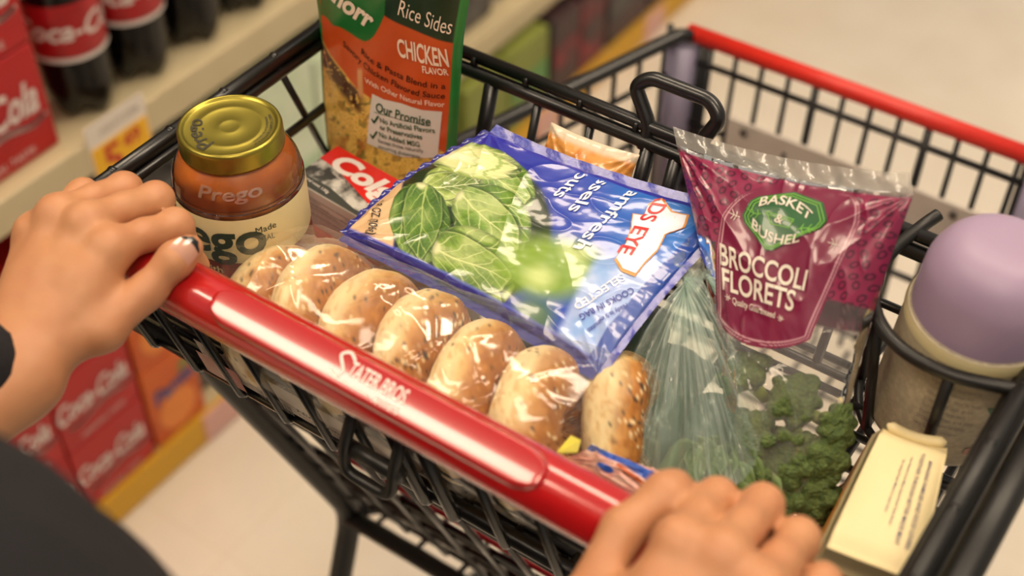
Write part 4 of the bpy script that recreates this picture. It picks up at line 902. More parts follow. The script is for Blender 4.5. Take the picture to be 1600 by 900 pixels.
def broc_print(u, v):
    fu, fv = to_px(bb.flat(u, v)); C = np.zeros(u.shape + (3,)) + np.array(hexc('#7d1a43'))
    cx = 1222 + (fv - 400) * .02
    # ring pattern on the outside
    gx, gyy = (fu - .25 * fv) / 21, (fv + .3 * fu) / 19; ci = np.floor(gx); row = np.floor(gyy + .5 * (ci % 2)); jx = _h(ci * 12.9 + row * 78.2); jy = _h(ci * 39.3 + row * 11.1)
    lx = gx - ci - .5 - .25 * (jx - .5); ly = gyy + .5 * (ci % 2) - row - .5 - .25 * (jy - .5); th = jx * 6.3; ax, ay = lx * np.cos(th) + ly * np.sin(th), -lx * np.sin(th) + ly * np.cos(th)
    rr = np.hypot(ax / .36, ay / .26); k1 = sstep(.34, .16, np.abs(rr - .85)); C = mixc(C, '#98254f', .45 * fbm2(fu / 30, fv / 30, 2))
    # centre panel
    hw = np.where(fv < 345, 112 * np.sqrt(np.clip(1 - ((345 - fv) / 75) ** 2, 0, 1)), 112 - 26 * sstep(345, 560, fv)); cxp = 1245 - (fv - 345) * .20 + 0; dx = (fu - cxp)
    low = 548 - 26 * np.clip(np.abs(dx - 6) / 84, 0, 1) ** 2.2 + .10 * dx; ins = np.minimum(hw - np.abs(dx), np.minimum(low - fv, fv - 268 - .25 * dx))
    C = mixc(mixc(C, '#3d0a24', k1 * .95), '#74163c', sstep(0, 3, ins)); 
    for c_, w in ((10, 1.6), (5, .9)): C = mixc(C, '#d8a9b4', sstep(w, w * .4, np.abs(ins - c_)) * .8 * sstep(290, 310, fv))
    side_low = 470 + .25 * (fu - 1330); ink = np.where(ins > 0, 1.0, sstep(3, -3, fv - np.where(fu > 1300, side_low, 372 + (fu - 1090) * .25)))
    ink = np.maximum(ink, sstep(0, 2, ins)); ink = ink * sstep(.012, .018, u)
    return C, ink
C, ink = broc_print(u, v); setcol(bf, C.reshape(-1, 3)); setfac(bf, ink, 'Ink')
C, ink = broc_print(u2, v2); ink = ink * 0 + (np.where(u2 < .42, 1, 0)) * sstep(.012, .018, u2); setcol(bk_, C.reshape(-1, 3)); setfac(bk_, ink, 'Ink')
M_emg = mat('emblem_green', '#20592c', .35, coat=.4); M_eml = mat('emblem_line', '#6fae3f', .4); M_let = mat('lettering_pale', '#dcd3c6', .4)
hexa = [(1249, 290), (1294, 308), (1307, 340), (1300, 352), (1226, 391), (1216, 391), (1176, 346), (1172, 334), (1184, 308), (1196, 300)]
em = bb.pxshape('emblem', poly2(hexa), M_emg, bf, .0008)
ce = np.array([1238, 341]); sc = lambda k: [tuple(ce + (np.array(p) - ce) * k) for p in hexa]
for k in (.93, .85): bb.pxshape('emblem_outline', strokes2([sc(k) + [sc(k)[0]]], 1.7), M_eml, em, .0013)
bb.pxtext('emblem_lettering', 'BASKET', (1199, 311), (1280, 334), .0062, M_let, em, .02, 0, .9, .0014)
bb.pxtext('emblem_lettering', 'BUSHEL', (1190, 346), (1270, 368), .0062, M_let, em, .02, 0, -.9, .0014)
bb.pxtext('emblem_lettering', '&', (1227, 336), (1240, 341), .0058, M_let, em, .02, 0, 0, .0016)
bb.pxshape('emblem_basket', strokes2([[(1212, 326), (1256, 338), (1250, 352), (1220, 346), (1212, 326)], [(1210, 330), (1256, 342)]], 1.6), M_eml, em, .0013)
bb.pxshape('emblem_sprig', strokes2([smooth_line([(1180, 322), (1192, 330), (1204, 330)], 4), [(1188, 322), (1192, 330), (1186, 336)], [(1198, 324), (1199, 331), (1194, 338)], smooth_line([(1290, 356), (1276, 352), (1262, 356)], 4), [(1284, 346), (1279, 353), (1284, 360)], [(1272, 346), (1269, 353), (1273, 360)]], 1.5), M_eml, em, .0013)
bb.pxtext('product_lettering', 'BROCCOLI', (1136, 402), (1284, 440), .0126, M_let, bf, .028)
bb.pxtext('product_lettering', 'FLORETS', (1141, 442), (1267, 474), .0126, M_let, bf, .028)
bb.pxtext('small_lettering', 'Quality Guaranteed', (1160, 475), (1236, 496), .0040, M_let, bf, .01)
for (x, y) in ((1159, 334), (1321, 378), (1152, 470), (1246, 500)):
    r = 9 if y < 400 else 5; bb.pxshape('printed_sprig', strokes2([[(x - r, y - r * .3), (x + r, y + r * .4)], [(x - r * .4, y - r), (x, y), (x - r * .6, y + r * .8)], [(x + r * .5, y - r * .6), (x + r * .4, y + r * .2), (x, y + r)]], 1.0), M_let, bf, .0009)
M_clearfin = film('clear_seal_film', (.97, .96, .92), .38, .1, (120, .5, .002), (.9, .88, .82), 1.5)
fin(bb, 'u0', .012, M_clearfin, broc, 'top_seal', .0010)
fin(bb, 'u1', .010, M_clear, broc, 'bottom_seal', .002, rip=30)

# ---- florets inside that bag
M_bro = mat('broccoli_green', '#67793a', .7, noise=(330, '#3a5028', .25), bump=(420, 1.0, .004)); M_stalk = mat('broccoli_stalk', '#a9b85c', .6, noise=(60, '#8ea348', .3))
def floret(c, r, axis, seed, label):
    t = thing('broccoli_floret', label, 'broccoli', c, group='florets in the clear end of the bag'); rnd = random.Random(seed); ax = np.array(axis, float); ax /= np.linalg.norm(ax)
    t1 = np.cross(ax, [.3, .5, .8]); t1 /= np.linalg.norm(t1); t2 = np.cross(ax, t1); c = np.array(c); heads = []
    for k in range(16):
        ph = 2.4 * k; rr = math.sqrt(k / 15.) * .72; d = t1 * math.cos(ph) * rr + t2 * math.sin(ph) * rr + ax * math.sqrt(max(0, 1 - rr * rr)) * .7; heads.append((c + d * r, r * rnd.uniform(.24, .36)))
    ss = []
    def f(Pq):
        d = 9.
        for h, q in heads: d = np.minimum(d, np.linalg.norm(Pq - h, axis=-1) - q)
        return d - r * .10 * (vn3(Pq * (9 / r) * .55, seed) - .5) - r * .06 * (vn3(Pq * (20 / r) * .5, seed + 1) - .5)
    lo, hi = c - r * 1.35, c + r * 1.35; V, Fc = nets(f, lo, hi, r / 11); mo('floret_crown', V, Fc, M_bro, t)
    b = MB()
    for h, q in heads[::2]: b.tube([c - ax * r * .35, c + (h - c) * .45 - ax * r * .05, h], [r * .16, r * .10, r * .09], 8)
    b.tube([c - ax * r * .95, c - ax * r * .3], [r * .20, r * .24], 10); b.build('floret_stalk', M_stalk, t)
for k, (uu, vv, off, r, ax, lb) in enumerate([(.62, .22, .0, .018, (-.4, -.2, .6), 'green broccoli floret just under the left end of the maroon label'), (.66, .55, .0, .019, (.2, -.3, .6), 'broccoli floret under the middle of the maroon label'), (.72, .60, .004, .015, (.2, -.6, -.6), 'pale floret turned stalk outward, in the middle of the clear bag'), (.70, .84, .0, .017, (.6, -.3, .3), 'broccoli floret at the right side of the clear bag, below the label'),
        (.76, .28, .004, .019, (-.3, -.7, .4), 'broccoli floret beside the gathered film, left of the stalk outward one'), (.80, .78, .0, .020, (.4, -.7, .4), 'broccoli floret half way down the right side of the clear bag'), (.83, .50, .0, .020, (0, -.8, .5), 'broccoli floret low in the middle of the clear bag'), (.86, .20, .002, .017, (-.4, -.6, .5), 'broccoli floret low on the left, behind the gathered film'),
        (.91, .72, .0, .020, (.1, -.8, .4), 'rounded broccoli floret low on the right of the clear bag'), (.95, .85, .0, .014, (.5, -.3, .2), 'yellow green broccoli floret at the bottom right corner of the clear bag'), (.94, .42, .0, .017, (0, -.5, .6), 'broccoli floret at the bottom of the clear bag above the right hand')]):
    p = bb.S(np.array(uu), np.array(vv), 1) - bb.n * (r * 1.0 + .002 - off * .5); floret(p, r, ax, 100 + k, lb)
# ================================================================== BAGELS in their clear bag
M_bagel = mat('bagel_crust', '#ffffff', .5, attr=True, coat=.12, bump=(240, .25, .0012), sss=.05)
def bagel(c, yaw, tilt, R1, r1, seed, label):
    t = thing('bagel', label, 'bagel', c, group='bagels in the clear bag'); n1, n2 = 120, 64
    a, b_ = np.meshgrid(np.linspace(0, 2 * math.pi, n1, endpoint=False), np.linspace(0, 2 * math.pi, n2, endpoint=False), indexing='ij')
    lump = 1 + .012 * np.sin(a * 5 + b_ * 2 + seed) + .13 * (vn2(np.cos(a) * 1.4 + 3, np.sin(a) * 1.4 + 5, seed) - .5) * 2; rr = r1 * lump * (1 + .12 * (fbm2(a * 3, b_ * 2, seed + 2) - .5))
    X = rr * .98 * np.sin(b_); R = R1 + rr * np.cos(b_); Y = R * np.cos(a); Z = R * np.sin(a)
    P = np.stack([X, Y, Z], -1).reshape(-1, 3); M = np.array(Matrix.Rotation(yaw, 3, 'Z') @ Matrix.Rotation(tilt, 3, 'Y')); W_ = P @ M.T + np.array(c)
    Fc = []
    for i in range(n1):
        for j in range(n2): i2, j2 = (i + 1) % n1, (j + 1) % n2; Fc.append((i * n2 + j, i2 * n2 + j, i2 * n2 + j2, i * n2 + j2))
    o = mo('bagel_crust', W_, Fc, M_bagel, t)
    out = np.cos(b_); side = np.sin(b_); f1 = fbm2(a * 5, b_ * 3, seed + 4); C = np.zeros(a.shape + (3,)) + np.array(hexc('#ddb777'))
    C = mixc(C, '#efdcab', sstep(.0, .7, -side * .9 + .55 * out + .5 * (f1 - .5))); C = mixc(C, '#b3752f', sstep(-.05, .75, side + .7 * (f1 - .5))); C = mixc(C, '#95581f', sstep(.45, .95, side + .9 * (fbm2(a * 8, b_ * 6, seed + 9) - .5)) * .7)
    C = mixc(C, '#c98f45', sstep(.55, .7, fbm2(a * 9, b_ * 7, seed + 14)) * .5)
    dn = [.03, .0, .05, -.06, .05, .0, -.05][(seed - 50) % 7]; sp = sstep(.87 + dn, .90 + dn, vn2(a * 24, b_ * 11, seed + 6)) * sstep(.05, .5, side + .5 * (f1 - .3)); C = mixc(C, '#2c2420', sp * .95); sp2 = sstep(.86 + dn, .89 + dn, vn2(a * 30 + 7, b_ * 14, seed + 7)) * sstep(.0, .5, side); C = mixc(C, '#efdcae', sp2 * .9)
    C = mixc(C, '#3a2c20', sstep(.92, .94, vn2(a * 40, b_ * 17, seed + 8)) * .9)
    setcol(o, C.reshape(-1, 3)); return t
labs = ['pale bagel at the left end of the bag, near the jar', 'second bagel from the left with dark speckled side', 'third bagel from the left, plain rounded pale top', 'fourth bagel from the left, thickly dotted with dark onion bits', 'fifth bagel from the left with smooth cream edge', 'large golden bagel near the right end of the bag', 'brown seeded bagel at the far right end of the bag']
bx = [(-.156, .064, .926), (-.118, .066, .943), (-.078, .066, .942), (-.037, .066, .943), (.005, .066, .943), (.047, .068, .943), (.080, .108, .930)]
for k, c in enumerate(bx):
    bagel(c, math.radians([8, 12, 6, 10, 12, 16, 22][k]), math.radians([-14, -10, -12, -12, -14, -12, -10][k]), .0285, [.0205, .0205, .0205, .0210, .0210, .0215, .0185][k], 50 + k, labs[k])
M_bfilm = film('bagel_bag_film', (1, .99, .96), .05, .13, (38, .35, .003), (.95, .92, .86), 1.42, top=.13)
bgb = thing('bagel_bag', 'clear plastic bag holding the row of bagels behind the red handle', 'bag', (-.04, .066, ZB + .004))
_r = random.Random(12); CREASE = [(_r.uniform(.9, 2.9), _r.uniform(.15, .95), _r.uniform(-9, 9), _r.uniform(.05, .13)) for _ in range(26)] + [(2.2, .55, -7, .10), (2.0, .60, -7.5, .12), (2.35, .72, -6, .10), (1.8, .80, -7, .12)]
M_bmouth = film('bag_mouth_film', (1, .99, .96), .20, .12, (30, .7, .005), (.95, .90, .82), 1.42, top=.14)
def bag_tube(n=240, m=170):
    V = []
    for i in range(n):
        t = i / (n - 1); x = -.192 + .297 * t
        e = min(1, (t / .16) ** .6 if t < .16 else 1, ((1 - t) / .10) ** .55 if t > .9 else 1)
        for j in range(m):
            a = 2 * math.pi * j / m; w = 1.01 + .010 * math.sin(9 * a + 7 * t + 2 * math.sin(t * 30)) + .008 * math.cos(t * 44) + sum(.022 * math.exp(-((a - (a0 + sl * (t - t0) + .05 * math.sin(t * 40 + a0 * 9))) / .035) ** 2) * math.exp(-((t - t0) / wd) ** 4) for a0, t0, sl, wd in CREASE)
            ry, rz = .0560 * w * (.3 + .7 * e), .0550 * w * e
            rz *= 1 if math.sin(a) > 0 else .98
            y = .064 + .012 * t * t + ry * math.cos(a); z = .9425 + rz * math.sin(a) + .016 * (1 - e) * (1 if t < .5 else -.6)
            xx = x + .010 * (1 - e) * math.sin(3 * a)
            V.append((xx, y, max(z, ZB + .0045)))
    Fc = []
    for i in range(n - 1):
        for j in range(m): j2 = (j + 1) % m; Fc.append((i * m + j, (i + 1) * m + j, (i + 1) * m + j2, i * m + j2))
    return V, Fc
V, Fc = bag_tube(); mo('bag_film', V, Fc, M_bfilm, bgb)
# loose crumpled mouth of the bag at the left end, against the jar
def crumple(c, sx, sy, h, seed, n=70, rot=0):
    s, t = np.meshgrid(np.linspace(-1, 1, n), np.linspace(-1, 1, n), indexing='ij'); r = np.hypot(s, t)
    rid = 1 - np.abs(2 * vn2(s * 2.3 + 5, t * 2.3 + 3, seed) - 1); rid2 = 1 - np.abs(2 * vn2(s * 5 + t, t * 5 - s, seed + 2) - 1)
    z = h * np.clip(1 - r ** 2.2, -.4, 1) + .011 * (rid ** 3 - .4) + .004 * (rid2 ** 3 - .4); cr, sr = math.cos(rot), math.sin(rot); x, y = s * sx, t * sy
    return np.stack([c[0] + x * cr - y * sr, c[1] + x * sr + y * cr, c[2] + z], -1).reshape(-1, 3), grid_faces(n, n)
V, Fc = crumple((-.140, .085, .950), .046, .038, .019, 5, rot=.3); mo('bag_mouth', V, Fc, M_bmouth, bgb)
# printed paper label under the bag, seen through the wires
M_lblw = mat('printed_label_paper', '#c9bbb0', .5, noise=(40, '#b7a79c', .3)); M_lblr = mat('printed_label_red', '#9c3a36', .5, noise=(30, '#c9a79c', .2))
b = MB(); b.add([(-.19, .018, .925), (-.02, .018, .925), (-.02, .026, .892), (-.19, .026, .892)], [(0, 1, 2, 3)]); b.add([(-.19, .026, .892), (-.02, .026, .892), (-.02, .10, .8905), (-.19, .10, .8905)], [(0, 1, 2, 3)]); lb = b.build('nutrition_label', M_lblw, bgb, False)
lmap = plane_map((-.105, .0175, .9085), (1, 0, 0), (0, .235, -.972), -.0006); lmap = (lambda f: lambda X, Y: f(X, -Y))(lmap)
bars = join2(*[poly2([(-.03 + .0016 * k, -.006), (-.03 + .0016 * k + .0005 * (1 + k % 3 * .6), -.006), (-.03 + .0016 * k + .0005 * (1 + k % 3 * .6), .006), (-.03 + .0016 * k, .006)]) for k in range(18)])
decal('barcode', bars, lmap, M_ink, lb); decal('nutrition_print', join2(fit_text('Nutrition Facts', (.005, .008), (.06, .008), .004, .03), fit_text('6 servings per container  Serving size 1 bagel', (.005, .003), (.075, .003), .0022), fit_text('Calories 250   Total Fat 1.5g   Sodium 430mg', (.005, -.002), (.075, -.002), .0022), fit_text('Carbohydrate 49g  Protein 9g  Iron 3mg', (.005, -.007), (.068, -.007), .0022)), lmap, M_ink, lb)
decal('label_panel', poly2([(-.08, -.013), (-.045, -.013), (-.045, .013), (-.08, .013)]), lmap, M_lblr, lb)
M_tagc = mat('yellow_tag', '#d9cf3f', .4)
tg = thing('bag_tag', 'small yellow plastic tag closing the right end of the bagel bag', 'bag tag', onz(888, 694, .966))
p0 = onz(868, 708, .968); p1 = onz(892, 680, .972); p2 = onz(908, 688, .972); p3 = onz(902, 706, .968)
V = [p0, p1, p2, p3]; V = V + [p - np.array([0, 0, .0012]) for p in V]; mo('tag_plate', V, [(0, 1, 2, 3), (7, 6, 5, 4), (0, 4, 5, 1), (1, 5, 6, 2), (2, 6, 7, 3), (3, 7, 4, 0)], M_tagc, tg, False)

# ================================================================== PRODUCE BAG: gathered clear film over dark cucumbers and greens
M_cuke = mat('cucumber_skin', '#1e3a2a', .4, coat=.3, noise=(60, '#2f5136', .3), bump=(120, .4, .002)); M_stem = mat('cucumber_stem', '#6d7a3f', .6)
def cucumber(a, b_, r, label):
    a, b_ = np.array(a), np.array(b_); t = thing('cucumber', label, 'cucumber', (a + b_) / 2 - np.array([0, 0, r]), group='cucumbers in the gathered produce bag'); L_ = np.linspace(0, 1, 26)
    pts = [a + (b_ - a) * s + np.array([0, 0, .006 * math.sin(s * math.pi)]) for s in L_]; rad = [max(.002, r * (1 - (2 * s - 1) ** 8) ** .5 * (1 + .04 * math.sin(s * 17))) for s in L_]
    V, Fc = tube(pts, rad, 28); mo('cucumber_skin', V, Fc, M_cuke, t); V, Fc = tube([a, a - (b_ - a) / np.linalg.norm(b_ - a) * .008], [.004, .003], 8); mo('cucumber_stem', V, Fc, M_stem, t)
cucumber(onz(1010, 490, .925), onz(935, 700, .913), .020, 'dark green cucumber on the left of the gathered bag, beside the bagels')
cucumber(onz(1062, 560, .918), onz(1010, 735, .909), .019, 'dark green cucumber under the middle of the gathered film')
cucumber(onz(1120, 640, .912), onz(1085, 760, .908), .018, 'short dark cucumber at the bottom right of the gathered bag')
M_leafy = mat('leafy_green', '#6f8048', .55, noise=(80, '#3f5a2c', .25))
lf = thing('leafy_greens', 'bunch of leafy greens at the bottom of the gathered produce bag', 'greens', onz(1120, 730, .90))
for k in range(7):
    rnd = random.Random(k); c0 = onz(1085 + 14 * k, 700 + 8 * (k % 3), .93); s, t_ = np.meshgrid(np.linspace(-1, 1, 18), np.linspace(0, 1, 22), indexing='ij'); wd = .012 * np.sin(np.pi * np.clip(t_, 0, 1) ** .7) + .0008
    x = s * wd; y = t_ * .045; z = .004 * np.sin(t_ * 9 + s * 5 + k) + .006 * s * s - .02 * t_ * t_; an = math.radians(rnd.uniform(150, 250)); P = np.stack([x * math.cos(an) - y * math.sin(an), x * math.sin(an) + y * math.cos(an), z], -1).reshape(-1, 3) + c0; P[:, 2] = np.maximum(P[:, 2], ZB + .006)
    V = P; o = mo('leaf', V, grid_faces(18, 22), M_leafy, lf); md = o.modifiers.new('solid', 'SOLIDIFY'); md.thickness = .0006
M_pfilm = film('produce_film', (.95, 1, .98), .16, .14, (60, .5, .003), (.78, .90, .85), 1.4, attr=True, top=.2)
prod = thing('produce_bag', 'clear greenish produce bag gathered to a twist between the blue and maroon bags', 'bag', onz(1075, 640, ZB + .004))
AP = onz(1074, 432, .985)
base = [onz(932, 668, .935), onz(955, 740, .930), onz(1010, 778, .928), onz(1070, 770, .935), (onz(1120, 772, .938)), onz(1165, 745, .940), onz(1188, 690, .945), onz(1180, 620, .955), onz(1130, 520, .962)]
base2 = np.array(smooth_line(base, 26)); nb_ = len(base2); nr = 90
V = []; HZ = []
for i in range(nb_):
    q = i / (nb_ - 1)
    for j in range(nr):
        s = j / (nr - 1); sp = s ** 1.15; p = AP + (base2[i] - AP) * sp
        qw = q + .035 * float(fbm2(np.array(q * 6.), np.array(s * 1.5), 61)); pl_ = float(vn2(np.array(qw * 38.), np.array(s * 1.6 + 3), 62)); pl2 = float(vn2(np.array(qw * 85. + s * 4), np.array(s * 3.), 63))
        wdt = .012 * (1 - s); p = p + np.array([math.cos(q * 6), math.sin(q * 6), 0]) * wdt * .35 * (s < .98)
        pl = (1 - abs(2 * pl_ - 1)) * 2.2 - 1 + .8 * (1 - abs(2 * pl2 - 1)) - .4
        bulge = .020 * math.sin(math.pi * min(1, s * 1.05)) + .0042 * pl * (.35 + s) * (1 - .55 * s) * 1.5 + .008 * (float(vn2(q * 9., s * 5., 8)) - .5) * s
        V.append(p + np.array([.0, -.3, .95]) * bulge); HZ.append(.07 + .42 * math.exp(-((q - .50) / .24) ** 2) * (1 - .70 * s) + .42 * (1 - s) ** 2.5 + .09 * max(pl, -.5) * (1.1 - s) + .06 * max(pl, 0))
fo = mo('gathered_film', V, grid_faces(nb_, nr), M_pfilm, prod); setfac(fo, np.clip(HZ, .03, .85), 'Haze')
# knot above the twist
V = []; HZ = []
for i in range(60):
    a = 2 * math.pi * i / 60
    for j in range(24):
        s = j / 23; r = .0065 + .010 * s ** 1.6; r *= 1 + .28 * math.sin(a * 9 + s * 3); V.append(AP + np.array([r * math.cos(a) + .004 * s, r * math.sin(a) + .012 * s, -.004 + .016 * s + .003 * math.sin(a * 7) * s])); HZ.append(.45 - .2 * s)
Fc = []
for i in range(60):
    for j in range(23): i2 = (i + 1) % 60; Fc.append((i * 24 + j, i2 * 24 + j, i2 * 24 + j + 1, i * 24 + j + 1))
fo = mo('film_twist', V, Fc, M_pfilm, prod); setfac(fo, HZ, 'Haze')
# the side of the bag that reaches under the blue bag
sd = Bag(onz(940, 640, .945), onz(1000, 470, .955), onz(1090, 440, .975), onz(1010, 780, .925), .012, .004, 21, .0, .003); u, v, P = sd.sheet(70, 60); fo = mo('film_side', P.reshape(-1, 3), grid_faces(70, 60), M_pfilm, prod); setfac(fo, np.full(70 * 60, .06), 'Haze')

# ================================================================== LOW PACKETS
M_pkt = mat('packet_print', '#ffffff', .3, coat=.5, attr=True)
hb_ = Bag(onz(880, 716, .955), onz(925, 694, .960), onz(1062, 745, .958), onz(1030, 805, .952), .010, .030, 31, .002, .0018)
pkt = thing('sliced_meat_packet', 'clear packet of pink sliced meat with blue band behind the handle, near the right hand', 'packet', hb_.flat(.5, .5) - np.array([0, 0, .03]))
u, v, P = hb_.sheet(120, 80); o = mo('packet_front', P.reshape(-1, 3), grid_faces(120, 80), M_pkt, pkt); C = np.zeros(u.shape + (3,)) + np.array(hexc('#d79a8e')); C = mixc(C, '#e8bfb0', sstep(.4, .7, fbm2(u * 9, v * 6, 3))); C = mixc(C, '#1f4fae', sstep(.02, -.02, np.abs(v - .78 + .28 * (u - .4)) - .17)); C = mixc(C, '#c9602c', sstep(.03, .0, np.abs(v - .50 + .45 * (u - .45)) - .035) * (u > .45)); C = mixc(C, '#5a2e1c', sstep(.012, .0, np.abs(v - .42 + .45 * (u - .45)) - .02) * (u > .5)); C = mixc(C, '#2a55b4', sstep(1, .8, np.hypot((u - .38) / .10, (v - .25) / .12)))
C = mixc(C, '#e5dcd0', sstep(.93, .96, v)); setcol(o, C.reshape(-1, 3)); ub, vb, Pb = hb_.sheet(30, 24, -1); mo('packet_back', Pb.reshape(-1, 3), grid_faces(30, 24, flip=True), M_lblw, pkt)
hb_.pxtext('packet_lettering', 'SINCE 1905', (955, 718), (1010, 738), .004, M_skyt, o, .02)
ob = Bag(ony(845, 262, .258), ony(868, 246, .262), ony(956, 272, .262), ony(962, 300, .258), .014, .014, 41, .002, .0012)
op = Bag(np.array([-.075, .225, .93]), np.array([-.075, .262, .997]), np.array([-.005, .262, 1.000]), np.array([-.005, .225, .93]), .014, .016, 41, .002, .0012)
och = thing('orange_packet', 'clear topped packet of something orange peeking out behind the blue bag', 'packet', (-.04, .235, ZB + .004))
u, v, P = op.sheet(60, 60); o = mo('packet_front', P.reshape(-1, 3), grid_faces(60, 60), M_pkt, och); C = np.zeros(u.shape + (3,)) + np.array(hexc('#dd9a4c')); C = mixc(C, '#c97a30', sstep(.45, .7, fbm2(u * 14, v * 14, 5))); C = mixc(C, '#d9c8b0', sstep(.90, .95, v)); setcol(o, C.reshape(-1, 3)); ub, vb, Pb = op.sheet(24, 24, -1); mo('packet_back', Pb.reshape(-1, 3), grid_faces(24, 24, flip=True), M_lblw, och)
# ================================================================== THE SHOPPER
M_skin = mat('skin', '#c48f66', .5, noise=(38, '#b87c58', .35), sss=.12, bump=(420, .12, .0008)); M_coat = mat('black_jacket', '#0c0b0e', .9, noise=(60, '#15131a', .3), bump=(300, .5, .002)); M_trs = mat('dark_trousers', '#22222e', .85)
M_nail = mat('nail', '#d3a08a', .18, coat=.8); M_ntip = mat('nail_black_tip', '#1a1a1a', .2, coat=.6); M_hair = mat('dark_hair', '#241a15', .6, bump=(200, .6, .003)); M_shoe = mat('shoe', '#1b1a1a', .6)
person = thing('person', 'person in a black jacket pushing the cart, both bare hands gripping the red handle', 'person', (-.02, -.36, 0))
HY = 0.0
def chain(P, pts, rad, k):
    d = None
    for a, b_, ra, rb in zip(pts[:-1], pts[1:], rad[:-1], rad[1:]):
        s = seg_sdf(P, a, b_, ra, rb); d = s if d is None else smin(d, s, k)
    return d
def hand_sdf(P, mcp, pip, wrist, wdir, thumb, side):
    """four fingers closed over the handle, thumb laid on top of it"""
    wr = np.array(wrist); wd = np.array(wdir); palm = None; mr = [.0125, .0125, .012, .011]
    for q, m in enumerate(mcp):
        m = np.array(m); w = wr + np.array([m[0] - np.mean([a[0] for a in mcp]), 0, 0]) * .35 + wd * .0
        s = seg_sdf(P, m + [0, 0, -.004], w + [0, 0, -.002], mr[q], .0165); palm = s if palm is None else smin(palm, s, .012)
    palm = smin(palm, seg_sdf(P, wr, wr + wd * .16, .0205, .031), .02)
    flat = smin(seg_sdf(P, wr + [-.012, 0, 0], wr + wd * .1 + [-.012, 0, 0], .0185, .022), seg_sdf(P, wr + [.012, 0, 0], wr + wd * .1 + [.012, 0, 0], .0185, .022), .01); palm = smin(palm, flat, .012)
    fing = None
    fr = [.0098, .0100, .0096, .0086]
    for q, (m, p) in enumerate(zip(mcp, pip)):
        m, p = np.array(m), np.array(p); r = fr[q]; t = p[1] - .022
        dip = np.array([p[0] + .001 * side, .0275, .984 + t * .2]); tip = np.array([p[0] + .002 * side, .006, .9715])
        f = chain(P, [m, m * .45 + p * .55 + [0, 0, .0015], p, dip, tip], [r * 1.12, r, r * 1.04, r * .92, r * .80], .004)
        f = smin(f, np.linalg.norm(P - (p + [0, .001, .0012]), axis=-1) - r * 1.05, .004)
        fing = f if fing is None else smin(fing, f, .0022)
    d = smin(palm, fing, .0085)
    for m in mcp: d = smin(d, np.linalg.norm(P - (np.array(m) + [0, .002, .0035])) if False else np.linalg.norm(P - (np.array(m) + [0, .002, .002]), axis=-1) - .0098, .008)
    th = chain(P, thumb, [.0140, .0118, .0104, .0104, .0085], .006)
    d = smin(d, th, .006)
    web = seg_sdf(P, np.array(thumb[1]) + [0, 0, -.002], np.array(mcp[0]) + [0, -.020, -.010], .009, .011); d = smin(d, web, .012)
    return d
LH = dict(mcp=[(-.192, -.024, 1.035), (-.214, -.020, 1.040), (-.236, -.023, 1.037), (-.248, -.034, 1.024)], pip=[(-.1865, .021, 1.021), (-.2100, .029, 1.0245), (-.2335, .026, 1.0245), (-.2545, .010, 1.0215)], wrist=(-.1965, -.104, .999), wdir=(-.05, -.985, -.02), thumb=[(-.190, -.086, 1.001), (-.172, -.055, 1.007), (-.1665, -.023, 1.0145), (-.1605, -.003, 1.0275), (-.1575, .005, 1.031)], side=1)
RH = dict(mcp=[(.181, -.020, 1.040), (.201, -.016, 1.042), (.223, -.021, 1.038), (.242, -.028, 1.030)], pip=[(.1775, .027, 1.0205), (.1985, .034, 1.0225), (.2210, .028, 1.0205), (.2410, .014, 1.0165)], wrist=(.212, -.100, 1.006), wdir=(.10, -.98, .06), thumb=[(.176, -.086, .998), (.152, -.056, 1.006), (.1500, -.016, 1.0235), (.1575, .010, 1.0285), (.159, .018, 1.0275)], side=-1)
def jitter(P): return .0012 * (vn3(P * 60, 3) - .5) + .0005 * (vn3(P * 220, 5) - .5)
V1, F1 = nets(lambda P: hand_sdf(P, **LH) + jitter(P), (-.285, -.20, .935), (-.125, .050, 1.062), .0021)
V2, F2 = nets(lambda P: hand_sdf(P, **RH) + jitter(P), (.125, -.20, .935), (.275, .055, 1.062), .0021)
SHL, SHR = np.array([-.215, -.42, 1.36]), np.array([.165, -.44, 1.36]); ELL, ELR = np.array([-.285, -.335, 1.03]), np.array([.27, -.36, 1.05])
def inner(P):
    d = chain(P, [(-.208, -.16, 1.002), ELL, SHL], [.026, .034, .042], .03)
    d = np.minimum(d, chain(P, [(.220, -.16, 1.010), ELR, SHR], [.026, .034, .042], .03))
    tor = chain(P, [(-.02, -.37, .80), (-.02, -.37, 1.05), (-.02, -.40, 1.34)], [.10, .10, .09], .05); d = smin(d, tor, .04)
    d = smin(d, seg_sdf(P, SHL, SHR, .05, .05), .03); d = smin(d, seg_sdf(P, (-.025, -.43, 1.38), (-.025, -.41, 1.48), .05, .046), .02)
    hd = np.linalg.norm((P - np.array([-.025, -.395, 1.575])) / [.072, .092, .108], axis=-1) * .09 - .09
    hd = smin(hd, np.linalg.norm(P - np.array([-.025, -.350, 1.515]), axis=-1) - .035, .03); hd = smin(hd, seg_sdf(P, (-.025, -.305, 1.575), (-.025, -.295, 1.552), .008, .013), .012)
    for s in (-1, 1): hd = smin(hd, np.linalg.norm((P - np.array([-.025 + s * .072, -.40, 1.565])) / [.4, 1, 1.6], axis=-1) - .016, .006); hd = smax(hd, -(np.linalg.norm(P - np.array([-.025 + s * .031, -.300, 1.585]), axis=-1) - .012), .01)
    hd = smax(hd, -(np.linalg.norm((P - np.array([-.025, -.302, 1.523])) / [2.2, 1, .35], axis=-1) - .008), .006)
    return smin(d, hd, .02)
V3, F3 = nets(inner, (-.36, -.56, .70), (.34, -.12, 1.72), .011)
Vb = np.vstack([V1, V2, V3]); Fb = F1 + [tuple(i + len(V1) for i in f) for f in F2] + [tuple(i + len(V1) + len(V2) for i in f) for f in F3]
